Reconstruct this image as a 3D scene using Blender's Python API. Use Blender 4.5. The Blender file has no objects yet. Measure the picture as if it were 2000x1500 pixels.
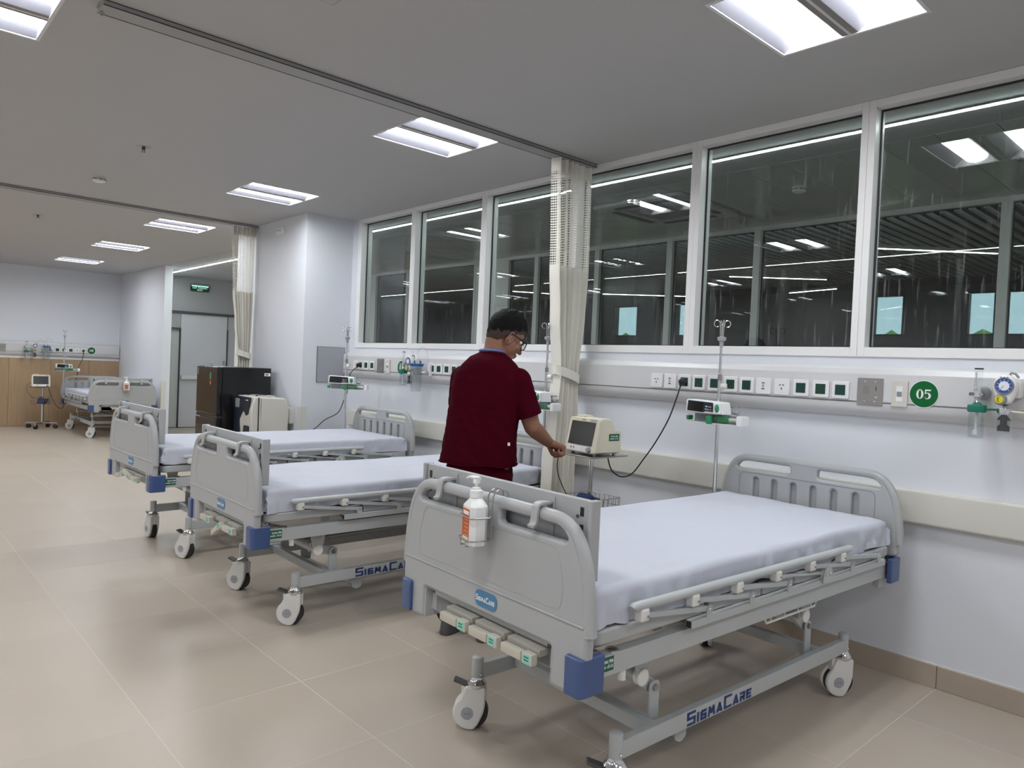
import bpy, bmesh, math, random
from mathutils import Vector, Matrix, noise
random.seed(7)
S = bpy.context.scene
C = S.collection
# ------------------------------------------------------------------ camera, world, exposure
YAW, PIT, ROL = 0.7539, -0.0221, 0.0435
_fw = Vector((math.sin(YAW)*math.cos(PIT), math.cos(YAW)*math.cos(PIT), math.sin(PIT)))
_rt = Vector((math.cos(YAW), -math.sin(YAW), 0)); _up = _rt.cross(_fw)
_r2 = _rt*math.cos(ROL)+_up*math.sin(ROL); _u2 = _up*math.cos(ROL)-_rt*math.sin(ROL)
cd = bpy.data.cameras.new('camera'); cam = bpy.data.objects.new('camera', cd); C.objects.link(cam)
cm = Matrix((( _r2.x, _u2.x, -_fw.x, 0), (_r2.y, _u2.y, -_fw.y, 0), (_r2.z, _u2.z, -_fw.z, 1.3891), (0, 0, 0, 1)))
cam.matrix_world = cm
cd.sensor_fit = 'HORIZONTAL'; cd.sensor_width = 36; cd.lens = 1416.5665/2000*36; cd.shift_x = -36.9/2000
cd.clip_start = .05; cd.clip_end = 200
S.camera = cam
wd = bpy.data.worlds.new('sky'); S.world = wd; wd.use_nodes = True
_bg = wd.node_tree.nodes['Background']; _bg.inputs[0].default_value = (.60, .82, .91, 1); _bg.inputs[1].default_value = 3.4
S.view_settings.view_transform = 'Standard'; S.view_settings.look = 'None'
S.view_settings.gamma = 1; S.view_settings.use_curve_mapping = False
S.view_settings.exposure = 0.0
S.cycles.use_denoising = True
S.cycles.use_adaptive_sampling = True; S.cycles.adaptive_threshold = .05
S.cycles.max_bounces = 9; S.cycles.diffuse_bounces = 5; S.cycles.glossy_bounces = 4; S.cycles.transparent_max_bounces = 16
S.cycles.caustics_reflective = False; S.cycles.caustics_refractive = False
LAMP = 43.5          # emission of the lamp covers in the ceiling fittings
# ------------------------------------------------------------------ room measures (metres)
W = 3.664; ZC = 2.7825; BACK = 15.2; XL = -3.6; YF = -2.6
G = W+.06            # glass plane of the window band
X2 = 6.08            # second glazed partition behind the corridor
X3 = 10.0            # outside wall of the hall behind
# ------------------------------------------------------------------ materials
MATS = {}
def mat(name, col, rough=.5, metal=0, var=.04, scale=6, bump=0, bscale=60, spec=.5, emit=0, alpha=None, trans=0, coat=0, rand=0, stretch=None):
    m = bpy.data.materials.new(name); m.use_nodes = True; nt = m.node_tree; b = nt.nodes['Principled BSDF']
    b.inputs['Roughness'].default_value = rough; b.inputs['Metallic'].default_value = metal
    b.inputs['Specular IOR Level'].default_value = spec; b.inputs['Coat Weight'].default_value = coat
    b.inputs['Transmission Weight'].default_value = trans
    tc = nt.nodes.new('ShaderNodeTexCoord'); src = tc.outputs['Object']
    if stretch:
        mp = nt.nodes.new('ShaderNodeMapping'); mp.inputs['Scale'].default_value = stretch; nt.links.new(src, mp.inputs[0]); src = mp.outputs[0]
    n = nt.nodes.new('ShaderNodeTexNoise'); n.inputs['Scale'].default_value = scale; n.inputs['Detail'].default_value = 4
    nt.links.new(src, n.inputs['Vector'])
    r = nt.nodes.new('ShaderNodeMix'); r.data_type = 'RGBA'
    lo = [max(0, c*(1-var)) for c in col]+[1]; hi = [min(1, c*(1+var)) for c in col]+[1]
    r.inputs[6].default_value = lo; r.inputs[7].default_value = hi
    nt.links.new(n.outputs['Fac'], r.inputs[0]); out = r.outputs[2]
    if rand:
        oi = nt.nodes.new('ShaderNodeObjectInfo'); mr = nt.nodes.new('ShaderNodeMapRange')
        mr.inputs[3].default_value = 1-rand; mr.inputs[4].default_value = 1+rand; nt.links.new(oi.outputs['Random'], mr.inputs[0])
        vm = nt.nodes.new('ShaderNodeVectorMath'); vm.operation = 'SCALE'; nt.links.new(out, vm.inputs[0]); nt.links.new(mr.outputs[0], vm.inputs['Scale']); out = vm.outputs[0]
    nt.links.new(out, b.inputs['Base Color'])
    if emit:
        b.inputs['Emission Color'].default_value = list(col)+[1]; b.inputs['Emission Strength'].default_value = emit
    if bump:
        n2 = nt.nodes.new('ShaderNodeTexNoise'); n2.inputs['Scale'].default_value = bscale; n2.inputs['Detail'].default_value = 3; nt.links.new(src, n2.inputs['Vector'])
        bp = nt.nodes.new('ShaderNodeBump'); bp.inputs['Strength'].default_value = bump; bp.inputs['Distance'].default_value = .01
        nt.links.new(n2.outputs['Fac'], bp.inputs['Height']); nt.links.new(bp.outputs[0], b.inputs['Normal'])
    MATS[name] = m; return m
def glassmat(name, tint, refl=1.0, rough=0.0, smear=0):
    m = bpy.data.materials.new(name); m.use_nodes = True; nt = m.node_tree; nt.nodes.clear()
    o = nt.nodes.new('ShaderNodeOutputMaterial'); mx = nt.nodes.new('ShaderNodeMixShader')
    t = nt.nodes.new('ShaderNodeBsdfTransparent'); t.inputs[0].default_value = list(tint)+[1]
    g = nt.nodes.new('ShaderNodeBsdfGlossy'); g.inputs['Roughness'].default_value = rough; g.inputs[0].default_value = (refl, refl, refl, 1)
    ge = nt.nodes.new('ShaderNodeNewGeometry'); dt = nt.nodes.new('ShaderNodeVectorMath'); dt.operation = 'DOT_PRODUCT'
    nt.links.new(ge.outputs['Normal'], dt.inputs[0]); nt.links.new(ge.outputs['Incoming'], dt.inputs[1])
    def mth(op, a, b=None):
        q = nt.nodes.new('ShaderNodeMath'); q.operation = op
        for i, x in enumerate((a, b)):
            if x is None: continue
            if isinstance(x, (int, float)): q.inputs[i].default_value = x
            else: nt.links.new(x, q.inputs[i])
        return q.outputs[0]
    fr = mth('ADD', mth('MULTIPLY', mth('POWER', mth('SUBTRACT', 1.0, mth('ABSOLUTE', dt.outputs['Value'])), 5.0), .96), .04)   # reflectance of a thin pane, both faces
    nt.links.new(fr, mx.inputs[0]); nt.links.new(t.outputs[0], mx.inputs[1]); nt.links.new(g.outputs[0], mx.inputs[2])
    last = mx.outputs[0]
    if smear:   # wiped dust streaks on the pane
        tc = nt.nodes.new('ShaderNodeTexCoord'); mp = nt.nodes.new('ShaderNodeMapping'); mp.inputs['Scale'].default_value = (1, 26, 1.6)
        n = nt.nodes.new('ShaderNodeTexNoise'); n.inputs['Scale'].default_value = 3; n.inputs['Detail'].default_value = 6
        cr = nt.nodes.new('ShaderNodeValToRGB'); cr.color_ramp.elements[0].position = .59; cr.color_ramp.elements[1].position = .85
        cr.color_ramp.elements[0].color = (0, 0, 0, 1); cr.color_ramp.elements[1].color = (smear, smear, smear, 1)
        d = nt.nodes.new('ShaderNodeBsdfDiffuse'); d.inputs[0].default_value = (.7, .7, .72, 1)
        m2 = nt.nodes.new('ShaderNodeMixShader')
        nt.links.new(tc.outputs['Object'], mp.inputs[0]); nt.links.new(mp.outputs[0], n.inputs['Vector']); nt.links.new(n.outputs['Fac'], cr.inputs[0])
        nt.links.new(cr.outputs[0], m2.inputs[0]); nt.links.new(last, m2.inputs[1]); nt.links.new(d.outputs[0], m2.inputs[2]); last = m2.outputs[0]
    nt.links.new(last, o.inputs[0]); MATS[name] = m; return m
mat('wall', (.685, .708, .76), .6, var=.02, scale=1.3, bump=.04, bscale=90)
mat('ceil', (.475, .475, .48), .8, var=.02, scale=.8)
mat('tile', (.44, .378, .313), .33, var=.05, scale=2.2, rand=.035, spec=.45)
mat('grout', (.60, .55, .49), .8, var=.1, scale=30)
mat('skirt', (.40, .335, .27), .4, var=.08, scale=4, rand=.03)
mat('caulk', (.72, .72, .73), .7, var=.1, scale=40)
mat('frame', (.80, .80, .80), .35, var=.02)
mat('gasket', (.012, .012, .013), .5)
glassmat('glass', (.68, .705, .70), 1.0, smear=.22)
glassmat('glass2', (.69, .71, .705), 1.0)
glassmat('clear', (.93, .95, .95), 1.0)
mat('panel', (.62, .62, .63), .35, var=.02)
mat('bumper_rail', (.63, .62, .57), .45, var=.02)
mat('wood', (.40, .275, .165), .5, var=.22, scale=5, stretch=(14, 14, .5), rand=.04)
mat('bed_grey', (.385, .393, .40), .38, var=.02)
mat('metal_grey', (.43, .45, .455), .35, var=.02)
mat('deck', (.39, .40, .405), .45)
mat('bump_blue', (.052, .092, .225), .22, var=.06)
mat('white_plastic', (.70, .69, .67), .35, var=.02)
mat('plate', (.78, .78, .79), .35, var=.01)
mat('switch', (.60, .58, .52), .4, var=.02)
mat('grip', (.52, .49, .415), .4, var=.03)
mat('cream', (.66, .61, .49), .4, var=.03)
mat('crank', (.55, .53, .47), .45, var=.04)
mat('crank_back', (.36, .345, .30), .45, var=.04)
mat('black', (.012, .012, .013), .4)
mat('rubber', (.02, .02, .02), .6)
mat('dark_grey', (.07, .07, .075), .4)
mat('chrome', (.72, .72, .73), .14, 1, var=.02)
mat('steel', (.42, .40, .38), .3, 1, var=.05)
mat('sheet', (.515, .53, .605), .8, var=.02, scale=3, bump=.35, bscale=9, spec=.2)
mat('core', (.5, .5, .5), .8)
mat('green', (.0, .115, .026), .4, spec=.3)
mat('green_dark', (.003, .045, .028), .35)
mat('green_sticker', (.0, .10, .055), .4)
mat('green_pump', (.03, .24, .10), .4)
mat('teal', (.0, .17, .11), .4)
mat('teal_light', (.25, .62, .52), .5)
mat('navy', (.02, .045, .17), .5)
mat('badge_blue', (.06, .20, .36), .35)
mat('ink_white', (.82, .82, .82), .5)
mat('orange', (.52, .105, .015), .5, var=.05)
mat('bottle_white', (.80, .80, .80), .3, var=.01)
mat('curtain', (.78, .76, .69), .85, var=.05, scale=4, bump=.05, bscale=120, spec=.15)
mat('rail', (.33, .33, .33), .4)
mat('screen', (.012, .012, .012), .18)
mat('grey_plate', (.36, .37, .40), .4)
mat('blue_lid', (.01, .10, .30), .4)
mat('gauge_blue', (.02, .08, .35), .4)
mat('yellow', (.70, .60, .03), .5)
mat('red', (.6, .12, .12), .5)
mat('grey_mid', (.25, .26, .27), .5)
mat('cuff_blue', (.015, .035, .12), .7, var=.3, scale=30)
mat('maroon', (.046, .0008, .0065), .85, var=.15, scale=5, bump=.08, bscale=35, spec=.05)
mat('collar_blue', (.12, .18, .42), .7)
mat('skin', (.25, .112, .068), .55, var=.08, scale=9, bump=.03, bscale=200)
mat('hair', (.0045, .004, .004), .7, var=.4, scale=60, bump=.6, bscale=160, spec=.15)
mat('fade', (.040, .022, .016), .8, var=.35, scale=120)
mat('fridge', (.006, .006, .007), .22)
mat('fridge_door', (.010, .009, .009), .16)
mat('machine', (.62, .60, .55), .4)
mat('machine_dark', (.015, .022, .035), .35)
mat('lamp_cover', (.955, .98, 1.0), .5, emit=LAMP)
mat('reflector', (.095, .095, .110), .35)
mat('fit_white', (.70, .70, .72), .4)
mat('perf', (.26, .25, .24), .6, var=.5, scale=260)
mat('led', (.90, 1.0, .98), .5, emit=105)
mat('led_hall', (1.0, .96, .88), .5, emit=60)
mat('corr_panel', (.52, .54, .53), .22, var=.03, rand=.03)
mat('corr_wall', (.34, .34, .35), .6)
mat('corr_ceil', (.44, .44, .46), .6)
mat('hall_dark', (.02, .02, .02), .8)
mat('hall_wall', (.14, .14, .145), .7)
mat('hall_floor', (.55, .52, .50), .4)
mat('slat', (.62, .60, .58), .5)
mat('hedge', (.16, .34, .06), .9, var=.6, scale=14, bump=.6, bscale=20)
mat('ground', (.30, .29, .27), .9)
mat('exit_green', (.0, .05, .025), .4)
mat('exit_glow', (.35, 1.0, .70), .4, emit=2)
mat('exit_text', (.55, .95, .80), .4, emit=.45)
mat('door', (.58, .58, .62), .5)
# ------------------------------------------------------------------ mesh helpers
class MB:
    def __init__(s, M=None): s.v = []; s.f = []; s.M = M
    def add(s, vs, fs, M=None):
        n = len(s.v); K = s.M if s.M is not None else None
        for p in vs:
            p = Vector(p)
            if M is not None: p = M @ p
            if K is not None: p = K @ p
            s.v.append(tuple(p))
        s.f += [tuple(i+n for i in q) for q in fs]; return s
    def box(s, x0, x1, y0, y1, z0, z1, bev=0, seg=2, M=None):
        if not bev:
            return s.add([(x0,y0,z0),(x1,y0,z0),(x1,y1,z0),(x0,y1,z0),(x0,y0,z1),(x1,y0,z1),(x1,y1,z1),(x0,y1,z1)],
                  [(0,3,2,1),(4,5,6,7),(0,1,5,4),(1,2,6,5),(2,3,7,6),(3,0,4,7)], M)
        bm = bmesh.new(); bmesh.ops.create_cube(bm, size=1)
        for v in bm.verts: v.co = Vector(((x0+x1)/2+v.co.x*(x1-x0), (y0+y1)/2+v.co.y*(y1-y0), (z0+z1)/2+v.co.z*(z1-z0)))
        bmesh.ops.bevel(bm, geom=bm.edges[:], offset=bev, segments=seg, profile=.5, affect='EDGES')
        return s.bm(bm, M)
    def bm(s, bm, M=None):
        bm.verts.index_update(); s.add([v.co[:] for v in bm.verts], [[v.index for v in f.verts] for f in bm.faces], M); bm.free(); return s
    def mesh(s, me, M=None):
        s.add([v.co[:] for v in me.vertices], [list(p.vertices) for p in me.polygons], M); return s
    def cyl(s, p0, p1, r0, r1=None, n=16, cap=True, M=None): return s.tube([p0, p1], [r0, r0 if r1 is None else r1], n, cap=cap, M=M)
    def tube(s, pts, r, n=8, closed=False, cap=True, M=None, flat=None):
        pts = [Vector(p) for p in pts]; k = len(pts); rs = r if isinstance(r, (list, tuple)) else [r]*k
        T = []
        for i in range(k):
            a = pts[(i-1) % k] if (closed or i) else pts[0]; b = pts[(i+1) % k] if (closed or i < k-1) else pts[-1]
            d = (b-a); T.append(d.normalized() if d.length > 1e-9 else Vector((0,0,1)))
        u = T[0].orthogonal().normalized(); vs = []; fs = []
        if flat is not None: u = Vector(flat); u = (u-T[0]*u.dot(T[0])).normalized()
        for i in range(k):
            u = (u-T[i]*u.dot(T[i])); u = u.normalized() if u.length > 1e-6 else T[i].orthogonal().normalized(); w = T[i].cross(u)
            for j in range(n):
                a = 2*math.pi*j/n+ (math.pi/n if n == 4 else 0); vs.append(pts[i]+(u*math.cos(a)+w*math.sin(a))*rs[i])
        for i in range(k if closed else k-1):
            for j in range(n):
                a = i*n+j; b = i*n+(j+1) % n; c = ((i+1) % k)*n+(j+1) % n; d = ((i+1) % k)*n+j; fs.append((a, b, c, d))
        if cap and not closed: fs += [tuple(range(n-1, -1, -1)), tuple(range((k-1)*n, k*n))]
        return s.add(vs, fs, M)
    def lathe(s, prof, n=24, M=None):
        vs = []; fs = []
        for r, z in prof:
            for j in range(n): a = 2*math.pi*j/n; vs.append((r*math.cos(a), r*math.sin(a), z))
        for i in range(len(prof)-1):
            for j in range(n): fs.append((i*n+j, i*n+(j+1) % n, (i+1)*n+(j+1) % n, (i+1)*n+j))
        fs += [tuple(range(n-1, -1, -1)), tuple(range((len(prof)-1)*n, len(prof)*n))]
        return s.add(vs, fs, M)
    def loft(s, rings, cap=True, closed=True, M=None):
        n = len(rings[0]); vs = [p for r in rings for p in r]; fs = []
        for i in range(len(rings)-1):
            for j in range(n if closed else n-1): fs.append((i*n+j, i*n+(j+1) % n, (i+1)*n+(j+1) % n, (i+1)*n+j))
        if cap: fs += [tuple(range(n-1, -1, -1)), tuple(range((len(rings)-1)*n, len(rings)*n))]
        return s.add(vs, fs, M)
    def ell(s, c, r, n=16, m=10, M=None, R=None):
        vs = [(0, 0, r[2])]; fs = []
        for i in range(1, m):
            t = math.pi*i/m
            for j in range(n): a = 2*math.pi*j/n; vs.append((r[0]*math.sin(t)*math.cos(a), r[1]*math.sin(t)*math.sin(a), r[2]*math.cos(t)))
        vs.append((0, 0, -r[2])); L = len(vs)-1
        for j in range(n):
            fs.append((0, 1+j, 1+(j+1) % n)); fs.append((L, 1+(m-2)*n+(j+1) % n, 1+(m-2)*n+j))
            for i in range(m-2): a = 1+i*n; fs.append((a+j, a+n+j, a+n+(j+1) % n, a+(j+1) % n))
        K = Matrix.Translation(Vector(c)) @ (R.to_4x4() if R is not None else Matrix())
        return s.add(vs, fs, K if M is None else M @ K)
    def shape(s, loops, depth, bev=0, M=None, res=2):
        """filled 2D outlines (first = outline, others = holes) extruded to +-depth/2 along local z"""
        cu = bpy.data.curves.new('tmp', 'CURVE'); cu.dimensions = '2D'; cu.fill_mode = 'BOTH'; cu.extrude = max(1e-5, depth/2-bev); cu.bevel_depth = bev; cu.bevel_resolution = res
        if bev: cu.offset = -bev
        for lp in loops:
            sp = cu.splines.new('POLY'); sp.points.add(len(lp)-1); sp.use_cyclic_u = True
            for p, q in zip(sp.points, lp): p.co = (q[0], q[1], 0, 1)
        ob = bpy.data.objects.new('tmp', cu); me = bpy.data.meshes.new_from_object(ob); s.mesh(me, M)
        bpy.data.objects.remove(ob); bpy.data.curves.remove(cu); bpy.data.meshes.remove(me); return s
    def text(s, body, size, M=None, depth=.0006, bold=0, align='CENTER', sx=1.0):
        cu = bpy.data.curves.new('tmp', 'FONT'); cu.body = body; cu.size = size; cu.align_x = align; cu.align_y = 'CENTER'; cu.extrude = depth; cu.offset = bold; cu.resolution_u = 2
        ob = bpy.data.objects.new('tmp', cu); me = bpy.data.meshes.new_from_object(ob)
        s.mesh(me, (M if M is not None else Matrix()) @ Matrix.Diagonal((sx, 1, 1, 1)))
        bpy.data.objects.remove(ob); bpy.data.curves.remove(cu); bpy.data.meshes.remove(me); return s
    def data(s, name, m):
        me = bpy.data.meshes.new(name); me.from_pydata(s.v, [], s.f); me.validate(); me.materials.append(MATS[m]); return me
    def build(s, name, m, parent=None, smooth=40, loc=None):
        me = s.data(name, m)
        bm = bmesh.new(); bm.from_mesh(me); bmesh.ops.recalc_face_normals(bm, faces=bm.faces[:]); bm.to_mesh(me); bm.free()
        if smooth:
            for p in me.polygons: p.use_smooth = True
            me.set_sharp_from_angle(angle=math.radians(smooth))
        o = link(name, me, parent, loc)
        if smooth and len(me.polygons) < 4000 and any(p.area > 2e-5 for p in me.polygons): wn = o.modifiers.new('normals', 'WEIGHTED_NORMAL'); wn.keep_sharp = True
        return o
def link(name, me, parent=None, loc=None):
    o = bpy.data.objects.new(name, me); C.objects.link(o)
    if parent is not None: o.parent = parent
    if loc is not None: o.location = loc
    return o
def tag(o, label=None, cat=None, group=None, kind=None):
    if label: o['label'] = label
    if cat: o['category'] = cat
    if group: o['group'] = group
    if kind: o['kind'] = kind
    return o
def thing(name, loc, label, cat, rz=0, group=None):
    o = bpy.data.objects.new(name, None); C.objects.link(o); o.empty_display_size = .05
    o.location = loc; o.rotation_euler = (0, 0, rz); return tag(o, label, cat, group)
def rings(cx, cy, rx, ry, z, n=24, p=2.0):
    out = []
    for j in range(n):
        a = 2*math.pi*j/n; c, d = math.cos(a), math.sin(a)
        out.append((cx+rx*math.copysign(abs(c)**(2/p), c), cy+ry*math.copysign(abs(d)**(2/p), d), z))
    return out
def rrect(x0, x1, y0, y1, r, n=5):
    out = []
    for cx, cy, a0 in ((x1-r, y1-r, 0), (x0+r, y1-r, 90), (x0+r, y0+r, 180), (x1-r, y0+r, 270)):
        for i in range(n+1): a = math.radians(a0+90*i/n); out.append((cx+r*math.cos(a), cy+r*math.sin(a)))
    return out
def fillet(pts, r, n=5):
    """round the corners of a closed 2D polygon; r = radius or list"""
    out = []; k = len(pts)
    for i in range(k):
        p = Vector(pts[i]).to_2d(); a = Vector(pts[i-1]).to_2d()-p; b = Vector(pts[(i+1) % k]).to_2d()-p
        rr = r[i] if isinstance(r, (list, tuple)) else r
        if rr <= 0: out.append(tuple(p)); continue
        d = min(rr, a.length*.48, b.length*.48); a = p+a.normalized()*d; b = p+b.normalized()*d
        for j in range(n+1): t = j/n; q = a*(1-t)**2+p*2*t*(1-t)+b*t*t; out.append(tuple(q))
    return out
def smoothpath(pts, n=6):
    pts = [Vector(p) for p in pts]; out = []
    for i in range(len(pts)-1):
        p0 = pts[max(0, i-1)]; p1 = pts[i]; p2 = pts[i+1]; p3 = pts[min(len(pts)-1, i+2)]
        for j in range(n):
            t = j/n; out.append(.5*((2*p1)+(-p0+p2)*t+(2*p0-5*p1+4*p2-p3)*t*t+(-p0+3*p1-3*p2+p3)*t**3))
    out.append(pts[-1]); return out
def wallM(y, z, x):      # local frame on the window wall, local z points into the room
    return Matrix(((0, 0, -1, x), (-1, 0, 0, y), (0, 1, 0, z), (0, 0, 0, 1)))
def backM(x, z, y):      # the same on a wall that faces -y
    return Matrix(((1, 0, 0, x), (0, 0, -1, y), (0, 1, 0, z), (0, 0, 0, 1)))
def struct(name, mb, m, smooth=0, parent=None, label=None):
    o = mb.build(name, m, parent, smooth)
    if parent is None: tag(o, label, None, None, 'structure')
    return o
def grid_minus(x0, x1, y0, y1, holes):
    xs = sorted({x0, x1, *[h[0] for h in holes], *[h[1] for h in holes]}); ys = sorted({y0, y1, *[h[2] for h in holes], *[h[3] for h in holes]})
    for a, b in zip(xs, xs[1:]):
        run = None
        for c, d in zip(ys, ys[1:]):
            mx, my = (a+b)/2, (c+d)/2
            solid = not any(h[0] < mx < h[1] and h[2] < my < h[3] for h in holes)
            if solid: run = (run[0], d) if run else (c, d)
            elif run: yield a, b, *run; run = None
        if run: yield a, b, *run
# ================================================================== STRUCTURE
LX = (2.62, .305, -2.0); LY = [1.31+2.412*k for k in range(-1, 6)]
holes = [(x-.29, x+.29, y-.29, y+.29) for x in LX for y in LY]
mb = MB()
for a, b, c, d in grid_minus(XL, W+.02, YF, BACK, holes): mb.box(a, b, c, d, ZC, ZC+.12)
ceiling = struct('ceiling', mb, 'ceil')
# floor: a grout bed with single tiles on it
floor = struct('floor', MB().box(XL-.1, X2, YF-.1, BACK+.1, -.12, -.0004), 'grout')
def project(p):
    q = cm.inverted() @ Vector(p)
    if q.z > -.1: return None
    return 1036.9+1416.57*q.x/-q.z, 750-1416.57*q.y/-q.z
tx, ty = 1.4344, 2.8918; cache = {}; rest = MB(); ntile = 0
def clipped(a, b, lo, hi): return max(a, lo), min(b, hi)
for i in range(-9, 9):
    for j in range(-10, 22):
        x0, x1 = clipped(tx+.6*i, tx+.6*i+.6, XL, X2-.02); y0, y1 = clipped(ty+.6*j, ty+.6*j+.6, YF, BACK)
        if x1-x0 < .02 or y1-y0 < .02: continue
        g = .0010; a, b, c, d = x0+g, x1-g, y0+g, y1-g
        pr = project(((x0+x1)/2, (y0+y1)/2, 0))
        vis = pr and -120 < pr[0] < 2120 and 780 < pr[1] < 1680 and x0 < W+.05 and y1 < 13.5
        if vis:
            key = (round(b-a, 3), round(d-c, 3))
            if key not in cache:
                me = MB().box(-key[0]/2, key[0]/2, -key[1]/2, key[1]/2, -.01, 0, bev=.0007, seg=1).data('tile', 'tile'); cache[key] = me
            link('tile', cache[key], floor, ((a+b)/2, (c+d)/2, 0)); ntile += 1
        else: rest.box(a, b, c, d, -.01, 0)
tag(rest.build('far_tiles', 'tile', floor, 0), kind='stuff')
# window wall, column, outer walls
struct('wall_right', MB().box(W, W+.12, -1.475, 6.6, 0, 1.516).box(W, W+.12, 6.484, 6.6, 1.516, ZC).box(W, W+.12, YF, -1.475, 0, ZC), 'wall')
struct('wall_column', MB().box(3.17, W+.13, 6.6, 8.3, 0, ZC), 'wall')
struct('wall_niche', MB().box(W, W+.12, 12.6, BACK, 0, ZC), 'wall')
struct('wall_back', MB().box(XL-.1, W+.12, BACK, BACK+.15, 0, ZC), 'wall')
struct('wall_left', MB().box(XL-.15, XL, YF, BACK, 0, ZC), 'wall')
struct('wall_front', MB().box(XL-.15, X3+.2, YF-.15, YF, 0, ZC+.3), 'wall')
# skirting along the window wall, tile by tile
base = struct('baseboard_right', MB().box(W-.004, W, -1.4, 6.6, 0, .108), 'caulk')
me = MB().box(-.01, 0, -.2985, .2985, 0, .105, bev=.0015, seg=1).data('skirting_tile', 'skirt')
for j in range(-4, 6): link('skirting_tile', me, base, (W-.004, 1.0918-.3+.6*j+.0, 0))
base2 = struct('baseboard_column', MB().box(3.166, 3.17, 6.6, 8.3, 0, .108).box(3.17, W, 6.596, 6.6, 0, .108), 'caulk')
for j in range(3): link('skirting_tile', me, base2, (3.166, 6.9+.56*j, 0))
# window band: one unit per bay
YM = [6.449, 5.515, 4.52, 3.525, 2.535, 1.533, .543, -.447, -1.437]
for k in range(len(YM)-1):
    ya, yb = YM[k], YM[k+1]; fx0, fx1 = W-.008, W+.058
    w = bpy.data.objects.new('window_%d' % (k+1), None); C.objects.link(w); w.location = (W, (ya+yb)/2, 1.516); tag(w, kind='structure')
    M = Matrix.Translation(Vector((-W, -(ya+yb)/2, -1.516)))
    m = MB(M); e = .001
    m.box(fx0, fx1, yb+.035, ya-.035, 1.516, 1.563, bev=.0015, seg=1); m.box(fx0, fx1, yb+.035, ya-.035, 2.744, ZC-.001, bev=.0015, seg=1)
    m.build('frame_rail', 'frame', w, 0)
    m = MB(M); m.box(fx0-.001, fx1, ya-.035, ya+(.035 if k == 0 else -.0005), 1.516, ZC-.001, bev=.0015, seg=1); m.build('frame_stile', 'frame', w, 0)
    m = MB(M); m.box(fx0-.001, fx1, yb+.0005, yb+.035, 1.516, ZC-.001, bev=.0015, seg=1); m.build('frame_stile', 'frame', w, 0)
    m = MB(M); a, b, c, d = yb+.0355, ya-.0355, 1.5635, 2.7435
    for q in ((a, a+.008, c, d), (b-.008, b, c, d), (a, b, c, c+.006), (a, b, d-.008, d)): m.box(W+.050, W+.058, q[0], q[1], q[2], q[3])
    m.build('gasket', 'gasket', w, 0)
    m = MB(M); m.box(G-.003, G+.003, yb+.03, ya-.03, 1.555, 2.75); m.build('pane', 'glass', w, 0)
    m = MB(M); m.box(W+.059, W+.11, yb+.0, ya, 1.516, 1.558); m.box(W+.059, W+.11, yb, ya, 2.748, ZC); m.box(W+.066, W+.11, ya-.03, ya, 1.55, 2.75); m.box(W+.066, W+.11, yb, yb+.03, 1.55, 2.75); m.build('outer_frame', 'frame', w, 0)
# ---- corridor behind the windows
mb = MB().box(W+.021, 4.36, YF, 14.2, ZC-.002, ZC+.1).box(4.36, X2, YF, 14.2, ZC+.012, ZC+.1)
cc = struct('ceiling_corridor', mb, 'corr_ceil')
me = MB().box(0, X2-4.362, -.1485, .1485, 0, .014, bev=.002, seg=1).data('ceiling_panel', 'corr_panel')
for j in range(-3, 34): link('ceiling_panel', me, cc, (4.361, 1.17+.3*j+.15, ZC-.003))
m = MB()      # end wall of the corridor with door lintel
m.box(W+.12, X2, 14.2, 14.3, 2.16, ZC+.1); m.box(3.78, 4.27, 14.2, 14.3, 0, 2.16); m.box(4.27, 4.42, 14.2, 14.3, 1.85, 2.12)
struct('wall_corridor_end', m, 'corr_wall')
struct('wall_leak_block', MB().box(W+.125, X2+.2, 14.45, 14.55, 0, ZC+.2), 'corr_ceil')  # added backing wall, keeps sky light from leaking past the doors
struct('trim_1', MB().box(W+.12, X2, 14.17, 14.31, 2.118, 2.16), 'dark_grey')
d1 = bpy.data.objects.new('door_1', None); C.objects.link(d1); d1.location = (4.85, 14.2, 0); tag(d1, kind='structure')
M = Matrix.Translation((-4.85, -14.2, 0))
MB(M).box(4.43, 5.27, 14.21, 14.25, .01, 2.115, bev=.003).build('door_leaf', 'door', d1)
MB(M).box(4.42, 4.432, 14.19, 14.26, 0, 1.85).box(4.27, 4.42, 14.19, 14.26, 1.82, 1.85).box(5.272, 5.29, 14.19, 14.26, 0, 1.86).build('door_frame', 'dark_grey', d1)
MB(M).box(4.45, 5.25, 14.15, 14.205, .90, .975, bev=.008).build('kick_rail', 'white_plastic', d1)
MB(M).tube([(5.2, 14.2, 1.06), (5.2, 14.14, 1.06), (5.2, 14.14, 1.26), (5.2, 14.2, 1.26)], .012).build('handle', 'chrome', d1)
MB(M).box(5.29, 6.0, 14.21, 14.24, .01, 2.115).build('side_light', 'corr_ceil', d1)
d2 = bpy.data.objects.new('door_2', None); C.objects.link(d2); d2.location = (4.34, 14.2, 0); tag(d2, kind='structure')
M = Matrix.Translation((-4.34, -14.2, 0))
MB(M).box(4.275, 4.415, 14.24, 14.27, .01, 1.82).build('glass_leaf', 'corr_panel', d2)
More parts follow.
